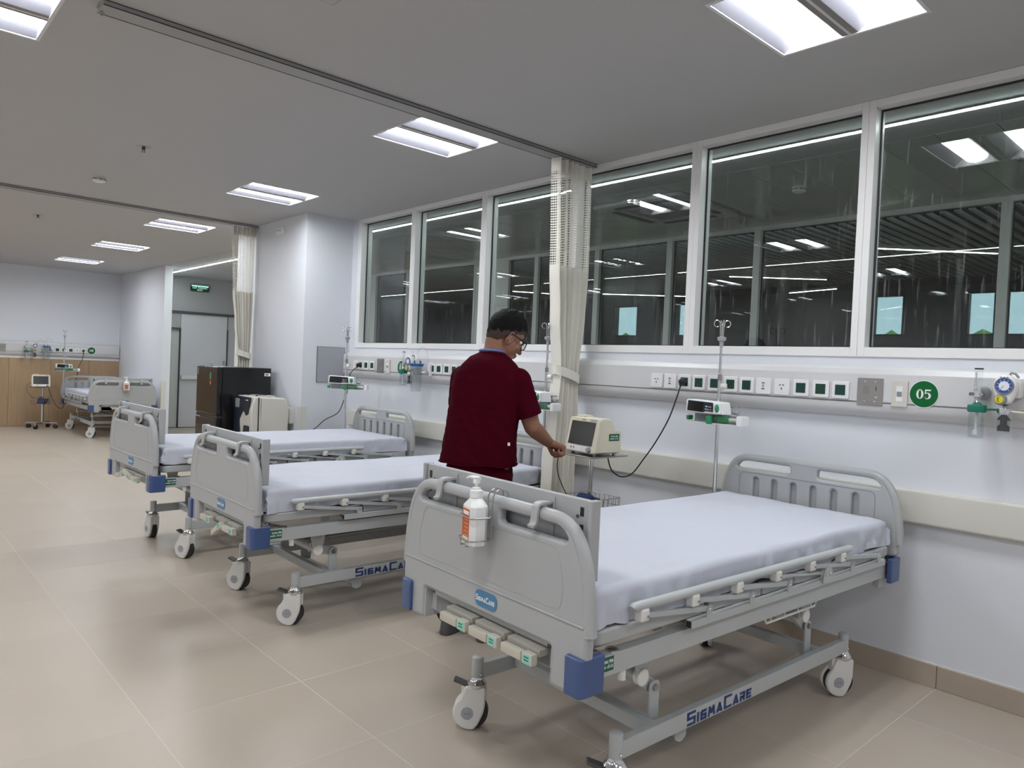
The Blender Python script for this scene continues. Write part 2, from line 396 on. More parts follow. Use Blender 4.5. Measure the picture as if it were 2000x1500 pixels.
# ---- second partition (white frames, dark hall behind)
mull = [10.2, 9.27, 7.64, 7.0, 6.46, 5.475, 4.49, 3.505, 2.52, 1.53, .545, -.44, -1.42]
struct('wall_partition', MB().box(X2, X2+.1, YF, 14.3, 0, 1.0).box(X2, X2+.1, 7.0, 7.64, 1.0, ZC).box(X2, X2+.1, 10.2, 14.3, 1.0, ZC), 'frame')
for k in range(len(mull)-1):
    ya, yb = mull[k], mull[k+1]
    if ya == 7.64: continue
    w = bpy.data.objects.new('window_%d' % (k+20), None); C.objects.link(w); w.location = (X2, (ya+yb)/2, 1.0); tag(w, kind='structure')
    M = Matrix.Translation((-X2, -(ya+yb)/2, -1.0)); m = MB(M)
    for q in ((yb, yb+.034, 1.0, ZC), (ya-.034, ya, 1.0, ZC), (yb+.034, ya-.034, 2.742, ZC), (yb+.034, ya-.034, 1.0, 1.05)): m.box(X2-.01, X2+.07, *q)
    m.build('frame', 'frame', w, 0)
    m = MB(M)
    for q in ((yb+.034, yb+.042, 1.05, 2.742), (ya-.042, ya-.034, 1.05, 2.742), (yb+.034, ya-.034, 2.734, 2.742)): m.box(X2+.03, X2+.04, *q)
    m.build('gasket', 'gasket', w, 0)
    MB(M).box(X2+.045, X2+.051, yb+.02, ya-.02, 1.03, 2.76).build('pane', 'glass2', w, 0)
# ---- hall beyond: black void above hanging slats, outside wall with windows
HW = [(3.61, 4.01), (2.57, 2.88), (1.95, 2.466), (8.0, 8.55), (6.72, 7.22)]
struct('floor_hall', MB().box(X2, X3+.1, YF, 15, -.1, 0), 'hall_floor')
hc = struct('ceiling_hall', MB().box(X2+.1, X3+.1, YF, 15, 3.1, 3.2), 'hall_dark')
me = MB().box(X2+.12, X3-.02, -.014, .014, 2.74, 2.762).data('slat', 'slat')
for j in range(150): link('slat', me, hc, (0, -1.6+.10*j, 0))
m = MB()
for a, b, c, d in grid_minus(YF, 15, 0, 3.1, [(y0, y1, z0, z1) for y0, y1 in HW for z0, z1 in ((.9, 1.9), (2.02, 2.56))]): m.box(X3, X3+.15, a, b, c, d)
struct('wall_outside', m, 'hall_wall'); struct('wall_hall_end', MB().box(X2+.1, X3+.15, 15, 15.1, 0, 3.1), 'hall_wall')
for k, (a, b) in enumerate(HW):
    w = bpy.data.objects.new('window_%d' % (k+40), None); C.objects.link(w); w.location = (X3, (a+b)/2, .9); tag(w, kind='structure')
    M = Matrix.Translation((-X3, -(a+b)/2, -.9)); m = MB(M)
    for z0, z1 in ((.9, 1.9), (2.02, 2.56)): m.box(X3-.01, X3+.08, a, a+.02, z0, z1).box(X3-.01, X3+.08, b-.02, b, z0, z1).box(X3-.01, X3+.08, a+.02, b-.02, z1-.02, z1).box(X3-.01, X3+.08, a+.02, b-.02, z0, z0+.02)
    m.build('frame', 'gasket', w, 0)
    for z0, z1 in ((.9, 1.9), (2.02, 2.56)): MB(M).box(X3+.05, X3+.056, a+.01, b-.01, z0+.01, z1-.01).build('pane', 'clear', w, 0)
struct('floor_outside', MB().box(X3+.16, 60, -40, 60, -.7, -.5), 'ground')
hm = MB()
for i in range(90):
    y = -8+i*.33+random.uniform(-.1, .1)
    hm.ell((13.2+random.uniform(-.25, .25), y, random.uniform(.82, .9)), (.55, .5, random.uniform(1.34, 1.42)), 10, 8)
hm.v = [tuple(Vector(p)+.12*noise.noise_vector(Vector(p)*3.1)) for p in hm.v]
tag(hm.build('hedge', 'hedge', None, 60), 'clipped green hedge outside the far windows', 'hedge')
# LED strip of the corridor, hanging lights of the hall
o = thing('strip_light', (4.045, 5.6, ZC-.004), 'long thin LED strip light along the corridor ceiling', 'light')
MB().box(-.017, .017, -7.9, 8.2, -.006, 0).build('housing', 'frame', o, 0); MB().box(-.011, .011, -7.9, 8.2, -.009, -.0055).build('light_cover', 'led', o, 0)
for (a, b, lab) in (((7.742, 4.817), (8.5, 3.97), 'slim hanging light in the dark hall behind the third window from the right'), ((6.72, 2.682), (7.502, 1.942), 'slim hanging light in the dark hall, seen through the rightmost window bay'), ((10.2-.6, 5.0), (9.4, 4.25), 'slim tilted hanging light far back in the dark hall'), ((8.6, 7.6), (9.4, 6.6), 'slim hanging light added to brighten the dark hall, behind the person'), ((7.0, .6), (8.4, -.6), 'slim hanging light added to brighten the dark hall beyond the right edge'), ((7.2, 9.0), (8.2, 8.4), 'slim hanging light added to brighten the hall, second window from the left')):  # last three lights are added to brighten the hall slats
    o = thing('hanging_light', (a[0], a[1], 2.6), lab, 'light', group='hanging lights of the hall')
    v = Vector((b[0]-a[0], b[1]-a[1], 0)); M = Matrix.Rotation(math.atan2(v.y, v.x), 4, 'Z'); L = v.length
    MB(M).box(0, L, -.015, .015, 0, .03).build('housing', 'frame', o, 0); MB(M).box(0, L, -.012, .012, -.004, 0).build('light_cover', 'led_hall', o, 0)
    for t in (.1, .9): MB(M).tube([(L*t, 0, .03), (L*t, 0, .5)], .002, 6).build('cable', 'steel', o)
# ---- ceiling fittings
def fitting():
    o = bpy.data.objects.new('ceiling_light', None); C.objects.link(o)
    m = MB().box(-.29, .29, -.29, .29, .085, .09).box(-.29, -.286, -.29, .29, 0, .085).box(.286, .29, -.29, .29, 0, .085).box(-.286, .286, -.29, -.286, 0, .085).box(-.286, .286, .286, .29, 0, .085)
    for q in ((-.298, .298, -.298, -.284), (-.298, .298, .284, .298), (-.298, -.284, -.284, .284), (.284, .298, -.284, .284)): m.box(*q, -.003, .001)
    m.build('housing', 'fit_white', o, 0)
    MB().box(-.286, .286, -.032, .032, .0, .012).build('grille', 'perf', o, 0)
    MB().box(-.286, .286, -.006, .006, -.002, .0).build('grille_rib', 'fit_white', o, 0)
    for s in (-1, 1):
        c = s*.158; prof = [(-.126, .0), (-.122, .003), (-.070, .050), (-.067, .0515)]
        for sg in (-1, 1):
            r0 = [(-.286, c+sg*y, z) for y, z in prof]; r1 = [(.286, c+sg*y, z) for y, z in prof]
            MB().loft([r0, r1], cap=False, closed=False).build('reflector', 'reflector', o, 30)
        arc = [(.066*math.cos(math.radians(a)), .052-.040*math.sin(math.radians(a))) for a in range(0, 181, 15)]
        MB().loft([[(-.284, c+y, z) for y, z in arc], [(.284, c+y, z) for y, z in arc]], cap=True, closed=True).build('lamp_cover', 'lamp_cover', o, 60)
    return o
def copy_tree(o, parent=None):
    c = o.copy(); C.objects.link(c)
    if parent is not None: c.parent = parent; c.matrix_parent_inverse = o.matrix_parent_inverse.copy()
    for ch in list(o.children): copy_tree(ch, c)
    return c
fit0 = fitting(); first = True
rown = {2.62: 'row over the beds', .305: 'middle row', -2.0: 'far left row'}
ordn = ['nearest', 'second', 'third', 'fourth', 'fifth', 'sixth', 'seventh']
for x in LX:
    for k, y in enumerate(LY):
        o = fit0 if first else copy_tree(fit0); first = False
        o.location = (x, y, ZC); tag(o, 'square recessed ceiling light, %s along the %s' % (ordn[k], rown[x]), 'ceiling light', 'recessed ceiling lights')
def sprinkler(loc, lab):
    o = thing('sprinkler', loc, lab, 'sprinkler', group='ceiling sprinklers')
    MB().lathe([(.001, -.001), (.042, -.004), (.044, -.001), (.044, .001)], 20).build('rose', 'steel', o)
    m = MB().cyl((0, 0, 0), (0, 0, -.022), .012, .009, 10); m.cyl((.008, 0, -.02), (.006, 0, -.045), .002, n=6); m.cyl((-.008, 0, -.02), (-.006, 0, -.045), .002, n=6); m.build('head', 'dark_grey', o)
    MB().cyl((0, 0, -.045), (0, 0, -.047), .019, n=14).build('deflector', 'chrome', o)
sprinkler((1.435, 5.49, ZC), 'sprinkler head in the ceiling to the left of the second light')
sprinkler((1.422, 9.25, ZC), 'small sprinkler head in the ceiling beyond the far curtain rail')
sprinkler((5.0, 1.20, ZC-.003), 'sprinkler head in the corridor ceiling behind the rightmost window')
def smoke(loc, lab):
    o = thing('smoke_detector', loc, lab, 'smoke detector')
    MB().lathe([(.001, 0), (.052, 0), (.052, -.008), (.04, -.010)], 24).build('base', 'white_plastic', o)
    MB().lathe([(.04, -.008), (.046, -.012), (.05, -.02), (.046, -.034), (.03, -.042), (.001, -.043)], 24).build('body', 'plate', o)
    m = MB()
    for k in range(8):
        a = k*math.pi/4; M = Matrix.Rotation(a, 4, 'Z'); m.box(.044, .0505, -.014, .014, -.024, -.019, M=M)
    m.build('vent', 'black', o)
smoke((1.445, 6.757, ZC), 'round white smoke detector on the ceiling of the ward')
smoke((4.975, 2.56, ZC-.003), 'round white smoke detector on the corridor ceiling behind the glass')
o = thing('air_conditioner', (5.0, 3.75, ZC-.003), 'square ceiling cassette air conditioner in the corridor behind the glass', 'air conditioner')
MB().shape([rrect(-.45, .45, -.45, .45, .05), rrect(-.25, .25, -.25, .25, .02)], .03, .008, M=Matrix.Translation((0, 0, -.016))).build('face', 'corr_ceil', o)
MB().box(-.25, .25, -.25, .25, -.014, -.001).build('intake', 'grey_mid', o, 0)
for k in range(4): MB(Matrix.Rotation(k*math.pi/2, 4, 'Z')).box(-.26, .26, .31, .37, -.036, -.028).build('louvre', 'dark_grey', o, 0)
o = thing('access_hatch', (1.1, 2.42, ZC), 'flush access hatch in the ceiling at the top edge', 'hatch')
MB().box(-.26, .26, -.26, .26, -.0015, .0).build('cover', 'ceil', o, 0)
m = MB()
for q in ((-.264, .264, -.264, -.261), (-.264, .264, .261, .264), (-.264, -.261, -.261, .261), (.261, .264, -.261, .261)): m.box(*q, -.001, 0)
m.build('gap', 'grey_mid', o, 0)
# curtain rails
for y, x0, x1, lab in ((3.385, .71, W-.002, 'grey ceiling curtain rail nearest the camera'), (7.79, -3.3, 3.168, 'grey ceiling curtain rail in front of the white column')):
    o = thing('curtain_rail', ((x0+x1)/2, y, ZC), lab, 'curtain rail', group='ceiling curtain rails'); h = (x1-x0)/2
    MB().box(-h, h, -.05, .05, -.022, 0, bev=.002).build('track', 'rail', o)
    for s in (-1, 1): MB().box(-h, h, s*.0508-.0010, s*.0508+.0010, -.0232, -.0195).build('lip', 'gasket', o, 0); MB().box(-h, h, s*.0508-.0010, s*.0508+.0010, -.0030, -.0002).build('lip', 'gasket', o, 0)
    MB().tube([(-h+.005, 0, -.03), (-h+.015, 0, -.04), (-h+.005, 0, -.05), (-h-.005, 0, -.04)], .003, 6, closed=True).build('stop_ring', 'steel', o)
# bedhead service duct, bumper rails, corner guards
def duct(name, M, L, lab):
    o = thing(name, (0, 0, 0), lab, 'service panel')
    prof = [(0, 1.469), (.03, 1.468), (.05, 1.455), (.062, 1.432), (.062, 1.298), (.056, 1.296), (.056, 1.292), (.062, 1.29), (.060, 1.268), (.05, 1.245), (.03, 1.226), (0, 1.219)]
    MB(M).loft([[(0, z, p) for p, z in prof], [(L, z, p) for p, z in prof]]).build('casing', 'panel', o, 25)
    MB(M).box(0, L, 1.2955-.0012, 1.2955, .0555, .0618).build('joint', 'grey_mid', o, 0)
    MB(M).box(0, L, 1.428, 1.4292, .0615, .0624).build('joint', 'plate', o, 0)
    return o
duct_r = duct('bedhead_duct', wallM(6.595, 0, W), 8.0, 'long white bedhead service duct with sockets under the windows')
duct_b = duct('bedhead_duct', backM(-.5, 0, BACK-.02), 4.15, 'white bedhead service duct above the wood panelling on the back wall')
def rail_bumper(M, L, lab, z0=.742, z1=.9, d=.05):
    o = thing('bumper_rail', (0, 0, 0), lab, 'bumper rail', group='wall bumper rails')
    prof = [(0, z1), (d-.016, z1), (d-.005, z1-.005), (d, z1-.014), (d, z0+.014), (d-.005, z0+.005), (d-.016, z0), (0, z0)]
    MB(M).loft([[(0, z, p) for p, z in prof], [(L, z, p) for p, z in prof]]).build('cover', 'bumper_rail', o, 30)
    for s in (0, L): MB(M).box(s-.012 if s == 0 else s, s if s == 0 else s+.012, z0+.004, z1-.004, 0, d-.002, bev=.004).build('end_cap', 'bumper_rail', o)
rail_bumper(wallM(6.50, 0, W), 7.9, 'cream wall bumper rail along the window wall behind the beds')
rail_bumper(wallM(8.2, 0, 3.17), 1.45, 'short cream bumper rail on the column beside the fridge')
rail_bumper(wallM(15.0, 0, W), 1.75, 'cream bumper rail on the side wall of the far niche')
def guard(loc, lab, rz=0):
    o = thing('corner_guard', loc, lab, 'corner guard', rz, group='corner guards')
    MB().box(-.006, .06, -.006, 0, 0, .92, bev=.002).build('wing', 'bumper_rail', o); MB().box(-.006, 0, 0, .06, 0, .92, bev=.002).build('wing', 'bumper_rail', o)
guard((3.17, 6.6, .0), 'cream corner guard on the edge of the white column'); guard((W, 12.6, .0), 'cream corner guard at the corridor opening')
# wood panelling of the back wall
wp = thing('wood_panelling', (1.6, BACK-.004, 0), 'oak veneer wall panelling below the service duct on the back wall', 'wall panelling')
me = MB().box(-.298, .298, -.02, 0, .002, 1.18, bev=.002, seg=1).data('board', 'wood')
for i in range(-6, 2): link('board', me, wp, (2.278-1.6+.5985*i-.0, 0, 0))
MB().box(-2.2, 2.06, -.022, 0, 1.18, 1.222, bev=.003).build('cap_strip', 'frame', wp)
MB().box(3.178-1.6, 3.66-1.6, -.02, 0, .002, 1.18, bev=.002, seg=1).build('board', 'wood', wp)
# ================================================================== BEDS
GLY = {'S': [[(1, 1), (0, 1), (0, .5), (1, .5), (1, 0), (0, 0)]], 'I': [[(.2, 0), (.2, 1)]], 'G': [[(1, 1), (.15, 1), (0, .85), (0, 0), (1, 0), (1, .5), (.5, .5)]],
       'M': [[(0, 0), (.15, 1), (.5, .35), (.85, 1), (1, 0)]], 'A': [[(0, 0), (.55, 1), (1.05, 0)], [(.45, .12), (.8, .12)]], 'C': [[(1, 1), (0, 1), (0, 0), (1, 0)]],
       'R': [[(.1, 0), (.1, .45), (1, .45), (1, 1), (0, 1)], [(.6, .45), (1, 0)]], 'E': [[(1, 1), (.1, 1), (0, .9), (0, 0), (1, 0)], [(0, .5), (.85, .5)]]}
def logo(M, H, mb=None):
    """squared capitals, S and C larger; returns a mesh builder in local x (right), y (up)"""
    mb = mb or MB(M); x = 0
    for i, ch in enumerate('SIGMA CARE'):
        if ch == ' ': x += H*.06; continue
        h = H*(1.0 if i in (0, 6) else .74); wd = {'I': .30, 'M': .95}.get(ch, .78)*h; st = H*.10; ox = x; oy = 0
        for pl in GLY[ch]:
            P = [Vector((ox+st+p[0]*(wd-2*st), oy+st+p[1]*(h-2*st), 0)) for p in pl]
            for a, b in zip(P, P[1:]):
                d = (b-a).normalized(); n = Vector((-d.y, d.x, 0))*st; a2 = a-d*st*.9; b2 = b+d*st*.9
                mb.add([a2-n, b2-n, b2+n, a2+n], [(0, 1, 2, 3)])
        x += wd+H*.1
    return mb, x
def halfoutline(top, pts): return pts
def bed_board(head):
    R = [(.43, .487), (.455, .50), (.472, .60), (.474, .68), (.458, .78), (.447, .82), (.432, .868), (.412, .908), (.385, .940), (.351, .959), (.315, .966)]
    if head: R = [(.44, .60), (.466, .61), (.468, .68), (.456, .78), (.446, .82), (.431, .868), (.411, .908), (.384, .940), (.350, .959), (.315, .966)]
    L = [(-x, z) for x, z in reversed(R)]
    bot = [(-.335, .487), (-.335, .598), (.335, .598), (.335, .487)] if not head else []
    out = fillet(R+L+bot, .012 if not head else .02, 3)
    hl = fillet([(.072, .902), (.372, .902), (.384, .913), (.352, .946), (.072, .946)], .016, 4); hr = [(-x, z) for x, z in reversed(hl)]
    loops = [out, hl, hr]
    if head:
        for k in range(6): c = -.265+.106*k; loops.append(rrect(c-.016, c+.016, .64, .863, .014, 4))
    return loops
def board_parts(o, head, u, dz):
    # local (a = v, b = z, depth = u): a -> y, b -> z
    M = Matrix(((0, 0, 1, u), (1, 0, 0, 0), (0, 1, 0, dz), (0, 0, 0, 1)))
    p = MB().shape(bed_board(head), .036, .010, M=M).build('headboard' if head else 'footboard', 'bed_grey', o, 50)
    s = -1
    # rounded grip tube along the upper edge
    pts = [(.470, .66), (.462, .76), (.451, .82), (.437, .868), (.417, .908), (.389, .940), (.354, .957), (.315, .963), (.25, .9635), (.12, .9635)]; path = pts+[(-x, z) for x, z in reversed(pts)]
    MB().tube([(u, a, z+dz) for a, z in smoothpath([(a, z, 0) for a, z in path], 4) for z in [z]] if False else [(u, q.x, q.y+dz) for q in smoothpath([(a, z, 0) for a, z in path], 4)], .0195, 12).build('rim', 'bed_grey', p, 60)
    if head:
        MB().box(u+.004, u+.010, -.30, .30, .63+dz, .87+dz).build('slot_back', 'bed_grey', p, 0)
        ln = fillet([(-.36, .62), (-.36, .885), (.36, .885), (.36, .62)], [0, .03, .03, 0], 5)
        MB().tube([(u-.0185, a, z+dz) for a, z in ln], .0016, 5).build('moulded_line', 'grey_mid', p)
    else:
        ln = fillet([(-.365, .709), (-.375, .78), (-.345, .885), (.345, .885), (.375, .78), (.365, .709)], [.02, .02, .03, .03, .02, .02], 4)
        MB().tube([(u-.0182, a, z+dz) for a, z in ln], .0014, 5, closed=True).build('moulded_line', 'deck', p)
        MB().box(u-.0215, u-.017, -.462, .462, .682+dz, .688+dz, bev=.0015, seg=1).build('moulded_rib', 'bed_grey', p)
        for sg in (-1, 1): MB().box(u-.012, u+.075, sg*.335-.006, sg*.335+.006, .487+dz, .604+dz, bev=.003).build('inner_leg', 'bed_grey', p)
        MB().box(u-.010, u+.06, -.33, .33, .594+dz, .602+dz, bev=.003).build('slot_lintel', 'bed_grey', p)
    return p
def caster(o, x, y, rz, pedal):
    c = MB().cyl((x, y, .188), (x, y, .272), .022, n=18).ell((x, y, .272), (.022, .022, .006), 18, 6).build('caster', 'metal_grey', o, 50)
    MB().lathe([(.034, .160), (.038, .166), (.038, .174), (.030, .183), (.025, .190), (.0225, .198)], 24, M=Matrix.Translation((x, y, 0))).build('collar', 'chrome', c)
    MB().ell((x, y-.022, .21), (.006, .006, .006), 10, 6).build('bolt', 'chrome', c)
    R = Matrix.Translation((x, y, 0)) @ Matrix.Rotation(rz, 4, 'Z')
    t = .018   # trail
    side = []
    for a in range(-148, 91, 14): side.append((-t+.061*math.cos(math.radians(a))*1.0, .0655+.061*math.sin(math.radians(a))))
    hood = fillet([(.036, .092), (.037, .166), (-.042, .167), (-.048, .148)]+[(-.020+.0665*math.cos(math.radians(q)), .0665+.0655*math.sin(math.radians(q))) for q in range(128, 290, 12)]+[(.012, .022), (.022, .044), (.031, .066)], .009, 3)
    P = R @ Matrix(((1, 0, 0, 0), (0, 0, -1, 0), (0, 1, 0, 0), (0, 0, 0, 1)))
    for sg in (-1, 1):
        MB().shape([hood], .020, .007, M=P @ Matrix.Translation((0, 0, sg*.0225))).build('hood', 'white_plastic', c, 60)
        MB().cyl((-t-.012, .0655, sg*.0322), (-t-.012, .0655, sg*.0334), .024, n=24, M=P).build('cap_sticker', 'grey_plate', c)
        MB(P @ Matrix.Translation((-t-.012, .0655, sg*.0336)) @ Matrix.Rotation(0 if sg < 0 else math.pi, 4, 'Y')).text('SigmaCare', .006, depth=.0001, M=Matrix.Rotation(math.pi, 4, 'Y') if sg < 0 else None).build('cap_text', 'navy', c, 0)
    MB().box(-.058, .034, .09, .169, -.016, .016, bev=.006, M=P).build('fork', 'white_plastic', c)
    MB().cyl((-t+.002, .0635, -.0125), (-t+.002, .0635, .0125), .0635, n=32, M=P).build('wheel', 'rubber', c, 30)
    if pedal:
        MB().box(-.092, -.030, .158, .170, -.019, .019, bev=.005, M=P @ Matrix.Translation((-.035, .165, 0)) @ Matrix.Rotation(-.35, 4, 'Z') @ Matrix.Translation((.035, -.165, 0))).build('brake_pedal', 'dark_grey', c)
def hospital_bed(loc, rz, dz, label, crank=(0, 0, 0), stick=True, cas={}):
    o = thing('hospital_bed', (loc[0], loc[1], 0), label, 'bed', rz, group='hospital beds of the ward')
    fb = board_parts(o, False, -1.0, dz); board_parts(o, True, 1.0, dz)
    # badge on the footboard
    bd = MB().shape([rrect(-.056, .056, -.026, .026, .022, 6)], .002, 0, M=Matrix(((0, 0, -1, -1.0195), (-1, 0, 0, -.026), (0, 1, 0, .645+dz), (0, 0, 0, 1)))).build('badge', 'badge_blue', fb)
    tag(bd, 'blue oval maker badge')
    LM = Matrix(((0, 0, -1, -1.0208), (-1, 0, 0, .026), (0, 1, 0, .636+dz), (0, 0, 0, 1)))
    lm, wd = logo(LM, .022); sc = .1/wd; lm2, _ = logo(LM @ Matrix.Diagonal((sc, sc*1.15, 1, 1)), .022); lm2.build('badge_text', 'ink_white', fb, 0)
    # corner bumpers
    for su in (-1, 1):
        for sv in (-1, 1):
            m = MB(); z0, z1 = .490+dz, .60+dz
            poly = fillet([(su*1.032, sv*.405), (su*1.032, sv*.472), (su*.935, sv*.472), (su*.935, sv*.448), (su*1.006, sv*.448), (su*1.006, sv*.405)], [.006, .022, .008, .004, .01, .004], 4)
            m.shape([poly], z1-z0, .006, M=Matrix.Translation((0, 0, (z0+z1)/2))); m.build('corner_bumper', 'bump_blue', o, 50)
    # side rails and end bars of the upper frame
    for sv in (-1, 1):
        MB().box(-.99, 1.03, sv*.436, sv*.396, .510+dz, .574+dz, bev=.004).build('side_rail', 'metal_grey', o, 40)
        MB().lathe([(.012, -.004), (.016, 0), (.019, .003), (.022, 0), (.022, -.003)], 20, M=Matrix.Translation((-.848, sv*.416, .576+dz))).build('eyelet', 'chrome', o)
        MB().cyl((-.848, sv*.416, .5745+dz), (-.848, sv*.416, .5755+dz), .015, n=16).build('eyelet_hole', 'dark_grey', o)
        MB().cyl((-.80, sv*.416, .475+dz), (-.80, sv*.416, .512+dz), .012, n=12).build('peg', 'white_plastic', o)
        MB().box(.93, 1.0, sv*.42, sv*.39, .46+dz, .51+dz, bev=.003).build('end_tab', 'metal_grey', o)
    for u in (-.965, .985): MB().box(u-.02, u+.02, -.396, .396, .512+dz, .572+dz, bev=.004).build('end_bar', 'metal_grey', o)
    for u in (-.45, .1, .55): MB().box(u-.02, u+.02, -.40, .40, .535+dz, .571+dz, bev=.003).build('cross_bar', 'metal_grey', o)
    if stick:
        MB().box(-.935, -.862, -.4375, -.4362, .527+dz, .568+dz).build('sticker', 'green_sticker', o, 0)
        TM = Matrix(((1, 0, 0, -.8985), (0, 0, -1, -.4378), (0, 1, 0, .5475+dz), (0, 0, 0, 1)))
        MB().text('TRUNG TÂM', .0125, TM @ Matrix.Translation((.008, .007, 0)), .0001, .0004, sx=.72).text('KHÁM BỆNH - CẤP CỨU', .0115, TM @ Matrix.Translation((.002, -.008, 0)), .0001, .0003, sx=.50).build('sticker_text', 'ink_white', o, 0)
    # mattress deck in four panels
    for a, b in ((-.955, -.42), (-.41, -.10), (-.09, .12), (.13, .965)):
        MB().shape([rrect(a, b, -.445, .445, .035 if (a < -.9 or b > .9) else .006, 4)], .044, .008, M=Matrix.Translation((0, 0, .632+dz))).build('deck_panel', 'deck', o, 40)
    for u in (-.60, -.25, .02, .3, .7):
        for sv in (-1, 1): MB().box(u-.02, u+.02, sv*.37-.015, sv*.37+.015, .571+dz, .622+dz, bev=.003).build('deck_support', 'metal_grey', o)
    # crank handles below the footboard
    cr = MB().box(-.985, -.955, -.30, .30, .515+dz, .60+dz).build('crank_plate', 'bed_grey', o, 0)
    MB().box(-1.0, -.98, -.30, .29, .578+dz, .60+dz, bev=.003).build('crank_box', 'bed_grey', cr)
    for k, v in enumerate((.105, -.057, -.222)):
        hm = MB(); z = .552+dz
        hm.box(-1.030, -.985, v-.078, v+.070, z+.0, z+.022, bev=.004); h = hm.build('crank', 'crank_back', o)
        A = Matrix.Translation((-1.035, v-.06, z)) @ Matrix.Rotation(crank[k], 4, 'X') @ Matrix.Translation((1.035, -(v-.06), -z))
        MB(A).box(-1.062, -1.037, v-.031, v+.064, z-.018, z+.012, bev=.006).build('crank_grip', 'grip', h)
        MB(A).box(-1.060, -1.035, v-.078, v-.033, z-.020, z+.014, bev=.004).build('crank_hinge', 'crank', h)
        MB(A).box(-1.0612, -1.0602, v-.070, v-.042, z-.016, z+.010).build('crank_label', 'teal_light', h, 0)
        MB(A).box(-1.0616, -1.0612, v-.066, v-.046, z-.008, z-.004).box(-1.0616, -1.0612, v-.066, v-.046, z+.001, z+.005).build('crank_mark', 'teal', h, 0)
    # folding guard rails
    for sv in (-1, 1):
        y = sv*.472; yb = sv*.457
        MB().tube([(-.832, y, .708+dz), (-.828, y, .711+dz), (-.80, y, .711+dz), (.50, y, .708+dz), (.52, y, .708+dz)], [.010, .0135, .0145, .0145, .012], 14).build('guard_rail', 'metal_grey', o, 50)
        MB().box(-.537, .868, yb-.012*1, yb+.012, .586+dz, .612+dz, bev=.003).build('guard_base', 'metal_grey', o)
        for e in (-.5375, .8685): MB().box(e-.001, e+.001, yb-.009, yb+.009, .589+dz, .609+dz).build('tube_end', 'black', o, 0)
        for k in range(6):
            u = -.787+.2445*k; pv = -.449+.2495*k
            c = MB().box(u-.019, u+.019, y-.0165, y+.0165, .664+dz, .704+dz, bev=.008, seg=3).build('guard_collar', 'white_plastic', o, 50)
            MB().cyl((u+.008, y+sv*.016, .680+dz), (u+.008, y+sv*.0195, .680+dz), .004, n=10).build('rivet', 'steel', c)
            if k != 3 or True:
                thin = .005 if k == 3 else .0085
                a = Vector((u, y+sv*.004, .682+dz)); b = Vector((pv, yb+sv*.004, .636+dz)); d = (b-a)
                MB().box(0, d.length, -.006, .006, -thin, thin, bev=.002, M=Matrix.Translation(a) @ d.to_track_quat('X', 'Z').to_matrix().to_4x4()).build('guard_link', 'metal_grey', o)
            m = MB().shape([fillet([(pv-.014, .606), (pv+.014, .606), (pv+.014, .648), (pv-.006, .648), (pv-.014, .635)], .006, 3)], .004, 0, M=Matrix(((1, 0, 0, 0), (0, 0, -1, yb+sv*.013), (0, 1, 0, dz), (0, 0, 0, 1))))
            b = m.build('pivot_bracket', 'metal_grey', o)
            MB().ell((pv, yb+sv*.016, .635+dz), (.006, .004, .006), 10, 6).build('rivet', 'chrome', b)
        pv = .33
        lt = MB().shape([fillet([(pv-.045, .600), (pv+.03, .600), (pv+.03, .64), (pv+.01, .662), (pv-.015, .662), (pv-.035, .64)], .012, 4)], .006, .001, M=Matrix(((1, 0, 0, 0), (0, 0, -1, yb+sv*.020), (0, 1, 0, dz), (0, 0, 0, 1)))).build('guard_latch', 'metal_grey', o)
        for q in (-.02, .008): MB().ell((pv+q, yb+sv*.025, .632+dz), (.006, .003, .006), 10, 6).build('rivet', 'chrome', lt)
    # drainage rack under the right rail, toward the head
    m = MB(); y = -.40; z = .475+dz
    m.tube([(.0, y, z+.035), (.02, y, z), (.38, y, z), (.40, y, z+.035)], .005, 6).tube([(.0, y+.03, z+.035), (.02, y+.03, z+.0), (.38, y+.03, z), (.40, y+.03, z+.035)], .004, 6)
    for u in (.05, .15, .25, .35): m.tube([(u, y, z), (u, y, z+.036)], .004, 6)
    m.build('drainage_rack', 'white_plastic', o)
    m = MB()
    for k in range(11): m.box(-.02+.013*k, -.013+.013*k, -.36, -.30, .585+dz, .592+dz)
    m.build('wire_grid', 'cream', o, 0)
    # base frame
    for sv in (-1, 1): MB().box(-.728, .728, sv*.3575-.015, sv*.3575+.015, .190, .249, bev=.004).build('base_rail', 'metal_grey', o, 40)
    for u in (-.555, .555): MB().box(u-.018, u+.018, -.3425, .3425, .200, .245, bev=.004).build('base_cross', 'metal_grey', o)
    lift = dz
